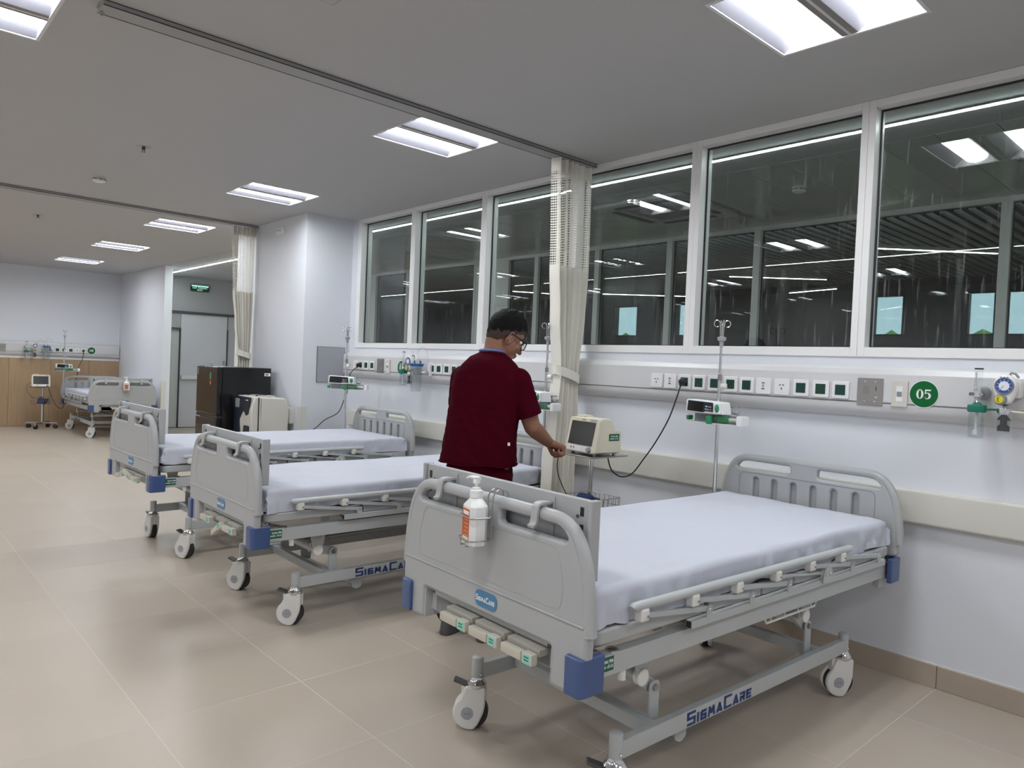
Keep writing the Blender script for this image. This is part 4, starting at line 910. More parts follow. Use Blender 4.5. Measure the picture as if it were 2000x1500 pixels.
def pump(p, rz, lab, lit=True):
    o = thing('syringe_pump', tuple(p), lab, 'infusion pump', rz, group='syringe pumps on the iv poles'); K = wallM(0, 0, 0) @ Matrix.Translation((.03, .012, .004)) @ Matrix.Diagonal((1.03, .84, .92, 1))
    MB(K).shape([fillet([(-.16, .0), (.075, .0), (.062, .078), (-.15, .086), (-.16, .08)], .008, 3)], .085, .006, M=Matrix.Translation((0, 0, .068))).build('body', 'plate', o, 40)
    MB(K).shape([fillet([(-.15, .012), (-.045, .008), (-.035, .016), (.018, .013), (.012, .072), (-.145, .079)], .004, 2)], .003, .0005, M=Matrix.Translation((0, 0, .1115))).build('front_panel', 'machine_dark', o)
    MB(K).shape([[(-.145, .014), (-.052, .012), (-.047, .070), (-.142, .074)]], .002, 0, M=Matrix.Translation((0, 0, .1138))).build('display', 'screen', o)
    MB(K).add([(-.085, .050, .1152), (-.045, .058, .1152), (-.05, .034, .1152), (-.060, .045, .1152)], [(0, 1, 2, 3)]).add([(-.098, .042, .1152), (-.070, .040, .1152), (-.056, .020, .1152), (-.060, .020, .1152), (-.074, .036, .1152)], [(0, 1, 2, 3, 4)]).build('screen_glare', 'ink_white', o, 0) if False else None
    for i, (c, x, y) in enumerate((('plate', -.028, .046), ('grey_plate', -.015, .045), ('grey_plate', -.002, .044), ('machine', -.030, .029), ('teal_light', -.016, .027), ('red', -.001, .026))):
        MB(K).box(x-.005, x+.005, y-.004, y+.004, .1125, .1142, bev=.0012, seg=1).build('key', c, o)
    MB(K).shape([rrect(.020, .068, .002, .074, .008)], .02, .005, M=Matrix.Translation((0, 0, .112))).build('drive_cover', 'plate', o)
    MB(K).ell((.044, .038, .122), (.014, .026, .006), 20, 8).build('release_button', 'green_pump', o)
    MB(K).box(-.152, .16, -.058, -.004, .03, .034).build('tray_back', 'grey_plate', o, 0)
    MB(K).box(-.152, .15, -.060, -.055, .03, .105).build('tray_floor', 'white_plastic', o, 0)
    MB(K).box(-.150, .165, -.054, -.006, .100, .103).build('tray_window', 'clear', o, 0)
    MB(K).box(.150, .182, -.062, .0, .03, .105, bev=.006).build('end_block', 'plate', o)
    MB(K).box(-.172, -.150, -.05, -.02, .05, .09, bev=.006).build('line_guide', 'green_pump', o)
    MB(K).box(-.025, .008, -.064, -.010, .085, .122, bev=.008).build('barrel_clamp', 'green_pump', o); MB(K).box(.022, .085, -.050, -.006, .06, .098, bev=.008).build('plunger_head', 'green_pump', o)
    MB(K).cyl((-.05, -.03, .06), (.14, -.03, .06), .012, n=14).build('plunger_rod', 'white_plastic', o)
    MB(K).box(-.03, .03, .0, .05, -.02, .026, bev=.006).build('pole_clamp', 'grey_mid', o); MB(K).cyl((.03, .02, .0), (.10, .012, .0), .011, .015, 14).build('clamp_screw', 'grey_plate', o); MB(K).box(.03, .095, .046, .053, -.008, .010, bev=.002).build('clamp_lever', 'steel', o)
    return o
for k, (u, v, pz, rz, t) in enumerate(((.90, .46, 1.175, math.radians(-4), 'nearest bed'), (.905, -.458, 1.16, math.radians(-8), 'second bed, beside the curtain'), (.90, .47, 1.16, math.radians(48), 'third bed, by the column'), (.90, .458, 1.03, math.radians(92), 'far bed'))):
    zb = .574+BEDS[k][2]; P = bedpt(k, u, v, zb)
    iv_pole(P, zb, 'chrome iv pole standing at the head of the '+t)
    pump((P.x, P.y, pz), rz, 'white and green syringe pump on the iv pole of the '+t)
# ================================================================== MONITORS ON TROLLEYS
def monitor(p, rz, lab, sticker=True):
    o = thing('patient_monitor', tuple(p), lab, 'patient monitor', rz, group='cream patient monitors'); K = wallM(0, 0, 0) @ Matrix.Diagonal((1.12, 1, 1.08, 1))
    PR = K @ Matrix(((0, 0, 1, 0), (0, 1, 0, 0), (1, 0, 0, 0), (0, 0, 0, 1)))     # outline in (z', y'), extruded along x'
    MB().shape([fillet([(.088, .012), (.050, .208), (.0, .215), (-.045, .205), (-.062, .150), (-.11, .140), (-.11, .022), (-.09, .012)], [.012, .015, .01, .03, .008, .006, .008, .006], 4)], .215, .008, M=PR).build('case', 'cream', o, 50)
    ang = math.atan2(.038, .196); F = K @ Matrix.Translation((0, .012, .088)) @ Matrix.Rotation(-ang, 4, 'X'); H = .198
    MB(F).shape([rrect(-.119, .119, -.002, H+.004, .016)], .022, .006, M=Matrix.Translation((0, 0, -.004))).build('bezel', 'cream', o, 50)
    MB(F).box(-.098, .094, .042, .178, .0065, .009).build('screen', 'screen', o, 0)
    MB(F).box(-.100, .10, .008, .036, .0065, .0078).build('key_strip', 'plate', o, 0)
    for i in range(7): MB(F).box(-.094+i*.0225, -.082+i*.0225, .016, .030, .0075, .0088, bev=.0015, seg=1).build('key', ('white_plastic', 'red', 'grey_mid', 'white_plastic', 'white_plastic', 'white_plastic', 'white_plastic')[i], o)
    MB(F).lathe([(.001, .020), (.013, .019), (.0155, .012), (.016, .007)], 24, M=Matrix.Translation((.080, .020, 0))).build('dial', 'grey_mid', o)
    MB(F).box(.045, .098, .181, .196, .0065, .0075).build('maker_plate', 'grey_plate', o, 0); MB(F).text('PHILIPS', .010, Matrix.Translation((-.005, .188, .0075)), .0001, .0003).build('maker_name', 'dark_grey', o, 0)
    MB(K).box(-.095, -.03, .206, .222, -.03, .035, bev=.006).build('handle', 'cream', o)
    for x in (-.085, .085):
        for z in (-.08, .06): MB(K).cyl((x, .0, z), (x, .014, z), .010, n=10).build('foot', 'cream', o)
    if sticker:
        SM = K @ Matrix(((0, 0, 1, .1080), (0, 1, 0, .105), (-1, 0, 0, -.055), (0, 0, 0, 1)))
        MB(SM).box(-.036, .036, -.020, .020, 0, .001).build('sticker', 'green_sticker', o, 0); MB(SM).text('TRUNG TÂM', .011, Matrix.Translation((0, .006, .0012)), .0001, .0003, sx=.8).text('KHÁM BỆNH - CẤP CỨU', .010, Matrix.Translation((0, -.008, .0012)), .0001, .0002, sx=.52).build('sticker_text', 'ink_white', o, 0)
    return o
def trolley(p, h, hb, lab, rz=0):
    o = thing('monitor_trolley', (p[0], p[1], 0), lab, 'trolley', rz, group='steel monitor trolleys')
    MB().box(-.15, .15, -.15, .15, h-.008, h, bev=.003).build('tray', 'steel', o)
    MB().cyl((0, 0, .10), (0, 0, h*.62), .019, n=18).build('lower_post', 'chrome', o); MB().cyl((0, 0, h*.6), (0, 0, h-.007), .013, n=16).build('upper_post', 'chrome', o)
    MB().lathe([(.019, h*.60), (.023, h*.605), (.023, h*.625), (.013, h*.63)], 18).build('post_collar', 'dark_grey', o)
    k = MB().cyl((.0, -.02, h*.615), (.0, -.045, h*.615), .009, n=10).build('height_knob', 'black', o); MB().lathe([(.018, 0), (.024, .004), (.024, .018), (.016, .022)], 10, M=Matrix.Translation((0, -.045, h*.615)) @ Matrix.Rotation(math.pi/2, 4, 'X')).build('knob_grip', 'black', k)
    b = MB()
    for z in (hb, hb-.05): b.tube([(x, y, z) for x, y in rrect(-.15, .13, -.13, .13, .02, 3)], .003, 6, closed=True)
    for i in range(8):
        for s in (-1, 1): x = -.14+i*.037; b.tube([(x, s*.13, hb), (x, s*.12, hb-.10), (x, 0, hb-.102)], .0018, 5)
    for i in range(7):
        for s in (-.15, .13): y = -.11+i*.0367; b.tube([(s, y, hb), (s*.93, y, hb-.10)], .0018, 5)
    b.tube([(x, y, hb-.10) for x, y in rrect(-.14, .12, -.12, .12, .02, 3)], .003, 6, closed=True)
    b.build('wire_basket', 'steel', o)
    for i in range(4):
        a = math.pi/4+i*math.pi/2; R = Matrix.Rotation(a, 4, 'Z')
        MB(R).box(.01, .25, -.02, .02, .078, .105, bev=.006).build('base_leg', 'steel', o)
        c = MB(R).cyl((.235, 0, .05), (.235, 0, .08), .010, n=12).build('castor', 'chrome', o); MB(R).box(.205, .235, -.017, .017, .036, .066, bev=.006).build('fork', 'black', c)
        for s in (-1, 1): MB(R).cyl((.21, s*.008, .034), (.21, s*.022, .034), .034, n=20).build('wheel', 'rubber', c)
    return o
trolley((3.17, 2.83), .905, .655, 'steel monitor trolley with wire basket beside the near curtain')
monitor((3.17, 2.83, .905), math.radians(-8), 'cream patient monitor with a blank screen beside the near curtain')
trolley((2.40, 14.70), .70, .52, 'steel monitor trolley on castors in front of the wood panelling', .2)
monitor((2.36, 14.70, .70), math.radians(88), 'small cream patient monitor in front of the wood panelling', False)
def bundle(p, lab, s=1.0):
    o = thing('cuff_bundle', p, lab, 'pressure cuff', group='rolled pressure cuffs in the baskets')
    m = MB().loft([rings(0, -.085*s+.17*s*t, .055*s*(1-.35*abs(t-.5)), .0, 0, 16) for t in (0, 1)], cap=False) if False else MB()
    m.shape([fillet([(-.06*s, 0), (.06*s, 0), (.05*s, .075*s), (.01*s, .12*s), (-.03*s, .105*s)], .02*s, 4)], .10*s, .012*s, M=Matrix(((1, 0, 0, 0), (0, 0, -1, 0), (0, 1, 0, 0), (0, 0, 0, 1)))).build('cuff', 'cuff_blue', o, 50)
    for k in range(4): MB().tube([(.07*s+.006*k+.028*s*math.cos(a/9*2*math.pi), .02*s+.05*s*math.sin(a/9*2*math.pi), .02*s+.018*k*s) for a in range(9)], .006*s, 6, closed=True).build('cable_coil', 'black', o)
bundle((3.13, 2.83, .558), 'dark blue pressure cuff and black cable in the near trolley basket'); bundle((2.37, 14.66, .425), 'dark blue cuff and cables in the far trolley basket', .95)
cord('sensor_lead', [(3.12, 2.95, .93), (3.08, 3.0, .90), (3.06, 3.0, .80), (3.08, 2.97, .70), (3.10, 2.92, .62)], .003, 'thin dark lead hanging from the near monitor into its basket')
cord('sensor_lead', [(2.26, 14.68, .79), (2.17, 14.62, .74), (2.17, 14.6, .62), (2.25, 14.6, .53), (2.33, 14.64, .50)], .003, 'thin leads looping beside the small far monitor')
cord('power_cord', [(2.47, 14.72, .72), (2.52, 14.6, .52), (2.58, 14.5, .38), (2.64, 14.42, .36), (2.66, 14.40, .42), (2.70, 14.36, .50), (2.62, 14.37, .53)], .005, 'black cord looping between the far monitor trolley and the far bed')
# ================================================================== SANITISER BOTTLES
def sanitiser(k, v, lab1, lab2):
    l, a, dz = BEDS[k]; b = bedpt(k, -1.072, v, .832+dz)
    o = thing('sanitiser_bottle', tuple(b), lab1, 'bottle', a+math.radians(-12), group='pump bottles of sanitiser')
    def oct_(w, d, z): c = .014; return [(-d+c, -w, z), (d-c, -w, z), (d, -w+c, z), (d, w-c, z), (d-c, w, z), (-d+c, w, z), (-d, w-c, z), (-d, -w+c, z)]
    MB().loft([oct_(.037, .026, .004), oct_(.040, .029, .0), oct_(.041, .030, .006), oct_(.041, .030, .118), oct_(.040, .029, .122), oct_(.019, .017, .146), oct_(.017, .016, .147)][1:]).build('body', 'bottle_white', o, 30)
    MB().box(-.0312, -.0300, -.022, .027, .010, .112).build('label', 'orange', o, 0)
    MB().box(-.0316, -.0312, -.020, .020, .094, .106).box(-.0316, -.0312, -.020, .022, .012, .026).build('label_panel', 'ink_white', o, 0)
    m = MB()
    for z in (.03, .042, .054, .066, .078): m.box(-.0315, -.0312, -.018, .012, z, z+.0012)
    tag(m.build('label_lines', 'cream', o, 0), kind='stuff')
    for z in (.035, .055, .085): MB().box(-.0304, -.0300, .0262, .0272, z, z+.012).build('side_print', 'dark_grey', o, 0)
    c = MB().lathe([(.017, .145), (.0205, .147), (.0205, .168), (.014, .171), (.014, .176), (.006, .177)], 24).build('cap', 'bottle_white', o)
    MB().cyl((0, 0, .176), (0, 0, .196), .0055, n=12).build('pump_stem', 'bottle_white', c); MB().lathe([(.011, .190), (.0115, .202), (.009, .206), (.013, .207), (.012, .210)], 18).build('pump_head', 'bottle_white', c)
    MB().tube([(.006, -.010, .206), (-.004, .012, .207), (-.010, .03, .206), (-.014, .042, .200)], [.007, .0065, .005, .0035], 10).build('spout', 'bottle_white', c)
    h = thing('wire_holder', tuple(b), lab2, 'bottle holder', a+math.radians(-12), group='wire bottle holders')
    for z, e in ((.088, .006), (.018, .006)): MB().tube([(x, y, z) for x, y in rrect(-.031-e, .031+e, -.042-e, .042+e, .012, 3)], .0022, 8, closed=True).build('wire_ring', 'steel', h)
    for y in (.025, -.012): MB().tube([(-.036, y, .018), (-.036, y, -.004), (.033, y, -.004), (.036, y, .018)], .0022, 8).build('wire_foot', 'steel', h)
    for y in (-.01, -.042): MB().tube([(.037, y, .018), (.038, y, .150)]+[(.064+.026*math.cos(math.radians(t)), y-.010*math.sin(math.radians(t)), .150+.026*math.sin(math.radians(t))) for t in range(180, -1, -30)]+[(.0905, y-.0, .128)], .0022, 8).build('wire_hook', 'steel', h)
sanitiser(0, -.022, 'white pump bottle of sanitiser with orange label on the nearest footboard', 'wire holder hooked on the nearest footboard around the sanitiser bottle')
sanitiser(3, -.025, 'small white pump bottle with orange label on the far footboard', 'wire holder hooked on the far footboard around the small bottle')
# ================================================================== CURTAINS
def curtain(y0, prof, zs, ztie, lab, n=9, seed=0, zb=.30):
    """prof: list of (z, x_left, x_right, amplitude) from top to bottom"""
    xm = (prof[0][1]+prof[0][2])/2
    o = thing('curtain', (xm, y0, zb), lab, 'curtain', group='tied back cubicle curtains')
    def at(z):
        for (za, a0, a1, aa), (zb_, b0, b1, ba) in zip(prof, prof[1:]):
            if zb_ <= z <= za:
                t = (za-z)/(za-zb_) if za > zb_ else 0; s = t*t*(3-2*t); return a0+(b0-a0)*s, a1+(b1-a1)*s, aa+(ba-aa)*s
        return prof[-1][1:]
    def pt(t, z):
        a, b, am = at(z); ph = seed+.6*math.sin(t*11+seed); w = math.sin(2*math.pi*n*t+ph)
        x = a+(b-a)*(t+.018*math.sin(2*math.pi*n*t*.5+seed)*math.sin(math.pi*t))-xm
        return Vector((x, am*w*(.75+.35*math.sin(5*t+seed)), z-zb))
    N = 150
    def sheet(z0, z1, k): return MB().loft([[pt(j/N, z0+(z1-z0)*i/k) for j in range(N+1)] for i in range(k+1)], cap=False, closed=False)
    top = prof[0][0]; zh = top-.085; zm = zs
    sheet(top, zh, 4).build('heading', 'curtain', o, 80)
    m = MB(); rows = int((zh-zm)/.0165)
    for i in range(rows):
        z = zh-(i+.5)*(zh-zm)/rows; m.loft([[pt(j/N, z+.0032) for j in range(N+1)], [pt(j/N, z-.0032) for j in range(N+1)]], cap=False, closed=False)
    cols = 88
    for c in range(cols+1):
        t = c/cols; e = .0016; K = 14
        m.loft([[pt(max(0, t-e), zh+(zm-zh)*i/K), pt(min(1, t+e), zh+(zm-zh)*i/K)] for i in range(K+1)], cap=False, closed=False)
    tag(m.build('net_top', 'curtain', o, 80), kind='stuff')
    sheet(zm, zb, 46).build('drape', 'curtain', o, 80)
    sheetb = MB(); a, b, am = at(ztie); w0, w1 = a-xm-.012, b-xm+.012; nn = 40
    R = []
    for dz0 in (.030, -.030):
        R.append([((w0+w1)/2+(w1-w0)/2*math.cos(2*math.pi*j/nn), -.0+(am+.022)*math.sin(2*math.pi*j/nn), ztie-zb+dz0-.30*(math.cos(2*math.pi*j/nn)*(w1-w0)/2)) for j in range(nn)])
    sheetb.loft(R, cap=False); tb = sheetb.build('tie_band', 'curtain', o, 80)
    for i in range(int((b-a)/.045)): x = prof[0][1]+.02+i*(prof[0][2]-prof[0][1]-.04)/max(1, int((b-a)/.045)-1)-xm; MB().cyl((x, 0, top-zb-.002), (x, 0, ZC-.026-zb), .004, n=8).build('glider', 'grey_plate', o)
    return o
curtain(3.365, [(2.752, 3.285, 3.64, .030), (2.07, 3.312, 3.648, .033), (1.75, 3.335, 3.63, .034), (1.36, 3.375, 3.582, .036), (1.1, 3.352, 3.595, .037), (.75, 3.325, 3.59, .038), (.35, 3.315, 3.595, .038)], 2.07, 1.352, 'cream curtain with net top tied back by the near windows', 6, 1.2, .35)
curtain(7.79, [(2.752, 2.905, 3.155, .032), (2.07, 2.935, 3.15, .034), (1.75, 2.965, 3.145, .036), (1.40, 3.0, 3.135, .038), (1.1, 2.985, 3.14, .042), (.75, 2.96, 3.15, .05), (.35, 2.95, 3.15, .055)], 2.07, 1.40, 'cream curtain with net top tied back beside the white column', 7, 2.7, .35)
# ================================================================== FRIDGE AND ANALYSER
o = thing('refrigerator', (2.57, 7.135, 0), 'tall black two-door refrigerator beside the column', 'refrigerator')
MB().box(.05, .53, 0, .575, .03, 1.27, bev=.006).build('cabinet', 'fridge', o)
d = MB().box(0, .052, .003, .572, .80, 1.268, bev=.012, seg=3).build('door', 'fridge_door', o); MB().box(0, .052, .003, .572, .04, .765, bev=.012, seg=3).build('door', 'fridge_door', o)
MB().box(.008, .05, .003, .572, .766, .798).build('handle_recess', 'black', o, 0)
MB().box(.46, .52, -.0012, 0, 1.19, 1.22).build('label', 'ink_white', o, 0); MB().box(.468, .50, -.0016, -.0012, 1.199, 1.211).build('label_print', 'dark_grey', o, 0)
MB().box(-.001, 0, .16, .20, 1.14, 1.21).build('energy_label', 'green_pump', d, 0); MB(Matrix.Translation((-.0005, .18, 1.11)) @ Matrix.Rotation(math.pi/2, 4, 'Y')).cyl((0, 0, -.0005), (0, 0, .0005), .02, n=20).build('round_label', 'orange', d)
MB().box(-.0008, 0, .52, .535, 1.18, 1.25).build('maker_mark', 'grey_plate', d, 0)
for x in (.09, .49):
    for y in (.05, .52): MB().cyl((x, y, 0), (x, y, .032), .02, n=12).build('foot', 'black', o)
MB().tube([(.06, .30, 1.268), (.06, .30, 1.30), (.06, .36, 1.30), (.06, .36, 1.268)], .005, 8).build('hinge_loop', 'steel', o)
o = thing('analyser', (2.735, 6.70, .60), 'white and navy bench analyser in front of the black refrigerator', 'analyser')
PR = Matrix(((1, 0, 0, 0), (0, 0, 1, .21), (0, 1, 0, 0), (0, 0, 0, 1)))
MB().shape([fillet([(.075, 0), (.36, 0), (.37, .30), (.34, .395), (.075, .405)], [.005, .03, .05, .04, .01], 5)], .42, .015, M=PR).build('case', 'machine', o, 50)
MB().shape([fillet([(.018, 0), (.068, 0), (.068, .402), (.03, .405), (-.004, .30), (0, .12)], [.005, .01, .01, .03, .05, .05], 5)], .41, .012, M=PR).build('front_frame', 'machine', o, 50)
MB().box(.066, .077, .01, .41, .004, .398).build('seam', 'black', o, 0)
F = Matrix.Translation((0, 0, 0))
def curved(name, pts, m, off):
    MB().shape([fillet(pts, .012, 4)], .012, .003, M=Matrix(((0, 0, -1, off), (-1, 0, 0, .21), (0, 1, 0, 0), (0, 0, 0, 1)))).build(name, m, o)
curved('fascia', [(-.20, .02), (-.06, .02), (-.06, .18), (.02, .26), (.05, .26), (.09, .22), (.15, .24), (.19, .40), (-.17, .40), (-.20, .25)], 'machine_dark', -.002)
curved('sample_port', [(.03, .02), (.15, .02), (.16, .13), (.05, .13)], 'machine_dark', -.003)
curved('display', [(-.15, .29), (-.06, .29), (-.06, .375), (-.15, .375)], 'grey_mid', -.010)
curved('maker_mark', [(.10, .365), (.14, .365), (.14, .373), (.10, .373)], 'plate', -.009)
MB().box(.12, .26, .08, .34, .404, .412, bev=.003).build('lid_plate', 'machine', o)
MB().tube([(.10, .16, .41), (.16, .16, .415), (.22, .18, .413)], .006, 8).build('lead', 'black', o)
o = thing('bench', (2.92, 6.90, 0), 'low white cart under the bench analyser behind the third bed', 'cart')
MB().box(-.19, .18, -.21, .22, .575, .60, bev=.004).build('top', 'white_plastic', o); MB().box(-.19, .18, -.21, .22, .16, .18, bev=.003).build('shelf', 'white_plastic', o)
for x in (-.17, .16):
    for y in (-.19, .2): MB().cyl((x, y, 0), (x, y, .577), .014, n=12).build('leg', 'metal_grey', o)
# ================================================================== PERSON
def remesh(mb, voxel, smooth=6):
    me = bpy.data.meshes.new('tmp'); me.from_pydata(mb.v, [], mb.f)
    bm = bmesh.new(); bm.from_mesh(me); bmesh.ops.recalc_face_normals(bm, faces=bm.faces[:]); bm.to_mesh(me); bm.free()
    ob = bpy.data.objects.new('tmp', me); ts = bpy.data.scenes.new('tmp'); ts.collection.objects.link(ob)
    r = ob.modifiers.new('r', 'REMESH'); r.mode = 'VOXEL'; r.voxel_size = voxel
    if smooth: sm = ob.modifiers.new('s', 'SMOOTH'); sm.factor = .5; sm.iterations = smooth
    with bpy.context.temp_override(scene=ts, view_layer=ts.view_layers[0]): dg = bpy.context.evaluated_depsgraph_get()
    out = bpy.data.meshes.new_from_object(ob.evaluated_get(dg))
    bpy.data.objects.remove(ob); bpy.data.meshes.remove(me); bpy.data.scenes.remove(ts); return out
def finish(me, name, m, parent, disp=None):
    if disp:
        nr = [v.normal.copy() for v in me.vertices]; co = [v.co.copy() for v in me.vertices]; fl = []
        for p, n in zip(co, nr): fl.extend(p+disp(p, n))
        me.vertices.foreach_set('co', fl); me.update()
    me.materials.clear(); me.materials.append(MATS[m])
    for p in me.polygons: p.use_smooth = True
    return link(name, me, parent)
def limb(mb, pts, rs, n=16):
    for a, b, r0, r1 in zip(pts, pts[1:], rs, rs[1:]): mb.cyl(a, b, r0, r1, n)
    for p, r in zip(pts, rs): mb.ell(p, (r, r, r), n, 10)
    return mb
per = thing('person', (2.396, 2.867, 0), 'person in maroon scrubs and black glasses between the two nearest beds, reaching down with the right hand', 'person', -YAW)
per['label'] = 'person in maroon scrubs and black glasses, standing between the two nearest beds'
AB = math.radians(68); RX = Vector((math.sin(AB), -math.cos(AB), 0)); FY = Vector((math.cos(AB), math.sin(AB), 0))     # his right, his front
al, be = math.radians(25), math.radians(25)
HF = Vector((math.cos(be)*math.cos(al), math.cos(be)*math.sin(al), -math.sin(be))); HL = Vector((-math.sin(al), math.cos(al), 0)); HU = HF.cross(HL)
HO = Vector((.072, .035, 1.548))
HM = Matrix(((HF.x, HL.x, HU.x, HO.x), (HF.y, HL.y, HU.y, HO.y), (HF.z, HL.z, HU.z, HO.z), (0, 0, 0, 1)))
hp = lambda f, l, u: HM @ Vector((f, l, u))
b = MB()
b.ell((-.002, 0, .035), (.096, .077, .092), 24, 16, M=HM); b.ell((.026, 0, -.03), (.070, .064, .085), 20, 14, M=HM); b.ell((.048, 0, -.088), (.040, .044, .034), 16, 10, M=HM); b.ell((.072, 0, -.104), (.018, .022, .016), 12, 8, M=HM)
b.ell((.080, 0, .022), (.018, .052, .016), 14, 8, M=HM)
limb(b, [hp(.092, 0, .012), hp(.104, 0, -.018), hp(.113, 0, -.040)], [.009, .0105, .0125], 12)
for s in (-1, 1): b.ell((.100, s*.012, -.041), (.010, .008, .008), 10, 6, M=HM); b.ell((.066, s*.040, -.028), (.026, .020, .022), 12, 8, M=HM)
b.ell((.094, 0, -.066), (.011, .023, .0075), 12, 8, M=HM); b.ell((.091, 0, -.079), (.010, .020, .007), 12, 8, M=HM)
# neck, trunk, legs
limb(b, [hp(-.028, 0, -.05), Vector((.022, .008, 1.465)), Vector((.0, .0, 1.40))], [.060, .058, .075], 20)
rg = []
def ring(c, hw, hd, z, n=36, p=2.3):
    o_ = []
    for j in range(n):
        t = 2*math.pi*j/n; c_, s_ = math.cos(t), math.sin(t)
        q = RX*(hw*math.copysign(abs(c_)**(2/p), c_))+FY*(hd*math.copysign(abs(s_)**(2/p), s_)); o_.append((c[0]+q.x, c[1]+q.y, z))
    return o_
b.loft([ring((0, 0), .06, .06, 1.45), ring((0, 0), .10, .08, 1.41), ring((0, 0), .145, .095, 1.36), ring((-.01, -.01), .165, .11, 1.25), ring((-.02, -.01), .15, .10, 1.1), ring((-.03, 0), .16, .11, .96), ring((-.03, 0), .15, .11, .86)])
SHR = Vector((.150, -.058, 1.326)); SHL = Vector((-.138, .058, 1.326))
EL, WR = Vector((.232, -.03, 1.088)), Vector((.322, .165, .995))
limb(b, [SHR, SHR.lerp(EL, .5), EL, EL.lerp(WR, .3), WR], [.056, .050, .043, .0435, .029], 18)
EL2, WR2 = Vector((-.165, .13, 1.10)), Vector((-.02, .30, 1.06))
limb(b, [SHL, SHL.lerp(EL2, .5), EL2, EL2.lerp(WR2, .3), WR2], [.056, .05, .043, .042, .029], 18)
def hand(mb, w, d, l, curl, s):
    d = d.normalized(); l = (l-d*l.dot(d)).normalized(); n = l.cross(d)
    if n.z < 0: n = -n
    l = l*s; k = w+d*.078*s
    for t in (-.6, -.2, .2, .6): limb(mb, [w+d*.012+l*(.020*t), k+l*(.040*t)], [.018*s, .0158*s], 12)
    for i, (t, L) in enumerate(((-.75, .88), (-.25, 1.0), (.25, .95), (.75, .78))):
        p = k+l*(.038*t)+d*(.004-.006*abs(t)); ang = 0; pts = [p]; rs = [.0115*s]
        for j, seg in enumerate((.040, .026, .020)):
            ang += curl[j]; p = p+(d*math.cos(ang)-n*math.sin(ang))*seg*L*s; pts.append(p); rs.append((.0105, .0095, .0085)[j]*s)
        limb(mb, pts, rs, 10)
    q = w+d*.022-l*.020-n*.006; q2 = q+(d*.75-l*.25-n*.55).normalized()*.036; q3 = q2+(d*.55+l*.45-n*.55).normalized()*.030; q4 = q3+(d*.2+l*.85-n*.3).normalized()*.022
    limb(mb, [q, q2, q3, q4], [.0145, .0115, .0100, .0085], 10)
hand(b, WR, Vector((.066, .045, -.030)), Vector((.62, -.75, .05)), (1.25, 1.5, .9), 1.12)
hand(b, WR2, WR2-EL2, RX, (.5, .6, .4), 1)
HJ = [Vector((-.03, 0, .88))+RX*(s*.085) for s in (1, -1)]; KN = [Vector((-.04, .02, .48))+RX*(s*.095) for s in (1, -1)]; AN = [Vector((-.05, -.01, .09))+RX*(s*.105) for s in (1, -1)]
for h_, k_, a_ in zip(HJ, KN, AN): limb(b, [h_, h_.lerp(k_, .5), k_, k_.lerp(a_, .35), a_], [.088, .076, .056, .055, .038], 18)
for a_ in AN: limb(b, [a_+Vector((0, 0, -.045)), a_+FY*.14+Vector((0, 0, -.062))], [.036, .024], 14)
body = finish(remesh(b, .0048, 5), 'body', 'skin', per)
# ears
for s in (-1, 1):
    rim = [(.004+.016*math.cos(t)-.010*max(0, -math.sin(t)), s*(.076+.008*math.sin(t)*.3+.004*math.cos(t)*-1), -.012+.031*math.sin(t)) for t in [i*math.pi*2/18 for i in range(18)]]
    e = MB().tube([hp(*p) for p in rim], .0052, 8, closed=True); e.ell((.002, s*.074, -.010), (.013, .006, .024), 14, 8, M=HM); e.ell((.004, s*.076, -.036), (.009, .006, .010), 10, 6, M=HM)
    finish(remesh(e, .0022, 3), 'ear', 'skin', per)
    MB().ell((.079, s*.031, .003), (.011, .012, .010), 14, 10, M=HM).build('eye', 'plate', per); MB().ell((.0875, s*.031, .0), (.004, .0055, .0055), 12, 8, M=HM).build('iris', 'black', per)
    MB().tube([hp(.093, s*.016, .024), hp(.092, s*.034, .029), hp(.078, s*.052, .024)], [.003, .0036, .002], 8).build('eyebrow', 'hair', per)
# hair: cap with a hairline that drops from the forehead over the ears to the nape
def haircap(scale, top, line, rough, seed):
    n, m_ = 72, 22; outer = []; inner = []
    for i in range(m_+1):
        ro, ri = [], []
        for j in range(n):
            a = 2*math.pi*j/n; c, s = math.cos(a), math.sin(a); zl = line(a)
            zl += .006*noise.noise(Vector((c*9, s*9, seed))); th = (i/m_)*math.acos(max(-1, min(1, (zl-.035)/.10)))
            ss = math.sin(th) if th < math.pi/2 else 1-.30*(1-math.sin(th)); d = Vector((ss*c, ss*s, math.cos(th))); e_ = (i/m_)**4
            k = scale*(1+rough*noise.noise(d*9+Vector((seed, 0, 0)))*(1-.5*e_))*(1-(scale-.955)*e_)
            front = max(0, c)**3*max(0, 1-abs(math.cos(th)-.25)*1.6)
            q = Vector((d.x*.102*k+.012*front, d.y*.0835*k, .035+d.z*.101*k*top)); ro.append(hp(q.x-.004, q.y, q.z)); ri.append(hp(d.x*.090-.004, d.y*.072, .035+d.z*.086))
        outer.append(ro); inner.append(ri)
    mb = MB(); mb.loft(outer, cap=False); mb.loft(inner, cap=False); mb.loft([outer[-1], inner[-1]], cap=False)
    return mb
hl = lambda a: .062*max(0, math.cos(a))**1.5+.020-.052*max(0, -math.cos(a))**1.2+.012*math.sin(3*a)*0
haircap(1.05, 1.06, lambda a: .058 if math.cos(a) > .75 else (.058-(.75-math.cos(a))*.055 if math.cos(a) > 0 else .016+.046*math.cos(a)), .07, 1).build('hair', 'hair', per, 80)
haircap(.985, 1.0, lambda a: .050 if math.cos(a) > .8 else (.050-(.8-math.cos(a))*.060 if math.cos(a) > 0 else -.004+.080*math.cos(a)), .015, 4).build('hair_fade', 'fade', per, 80)
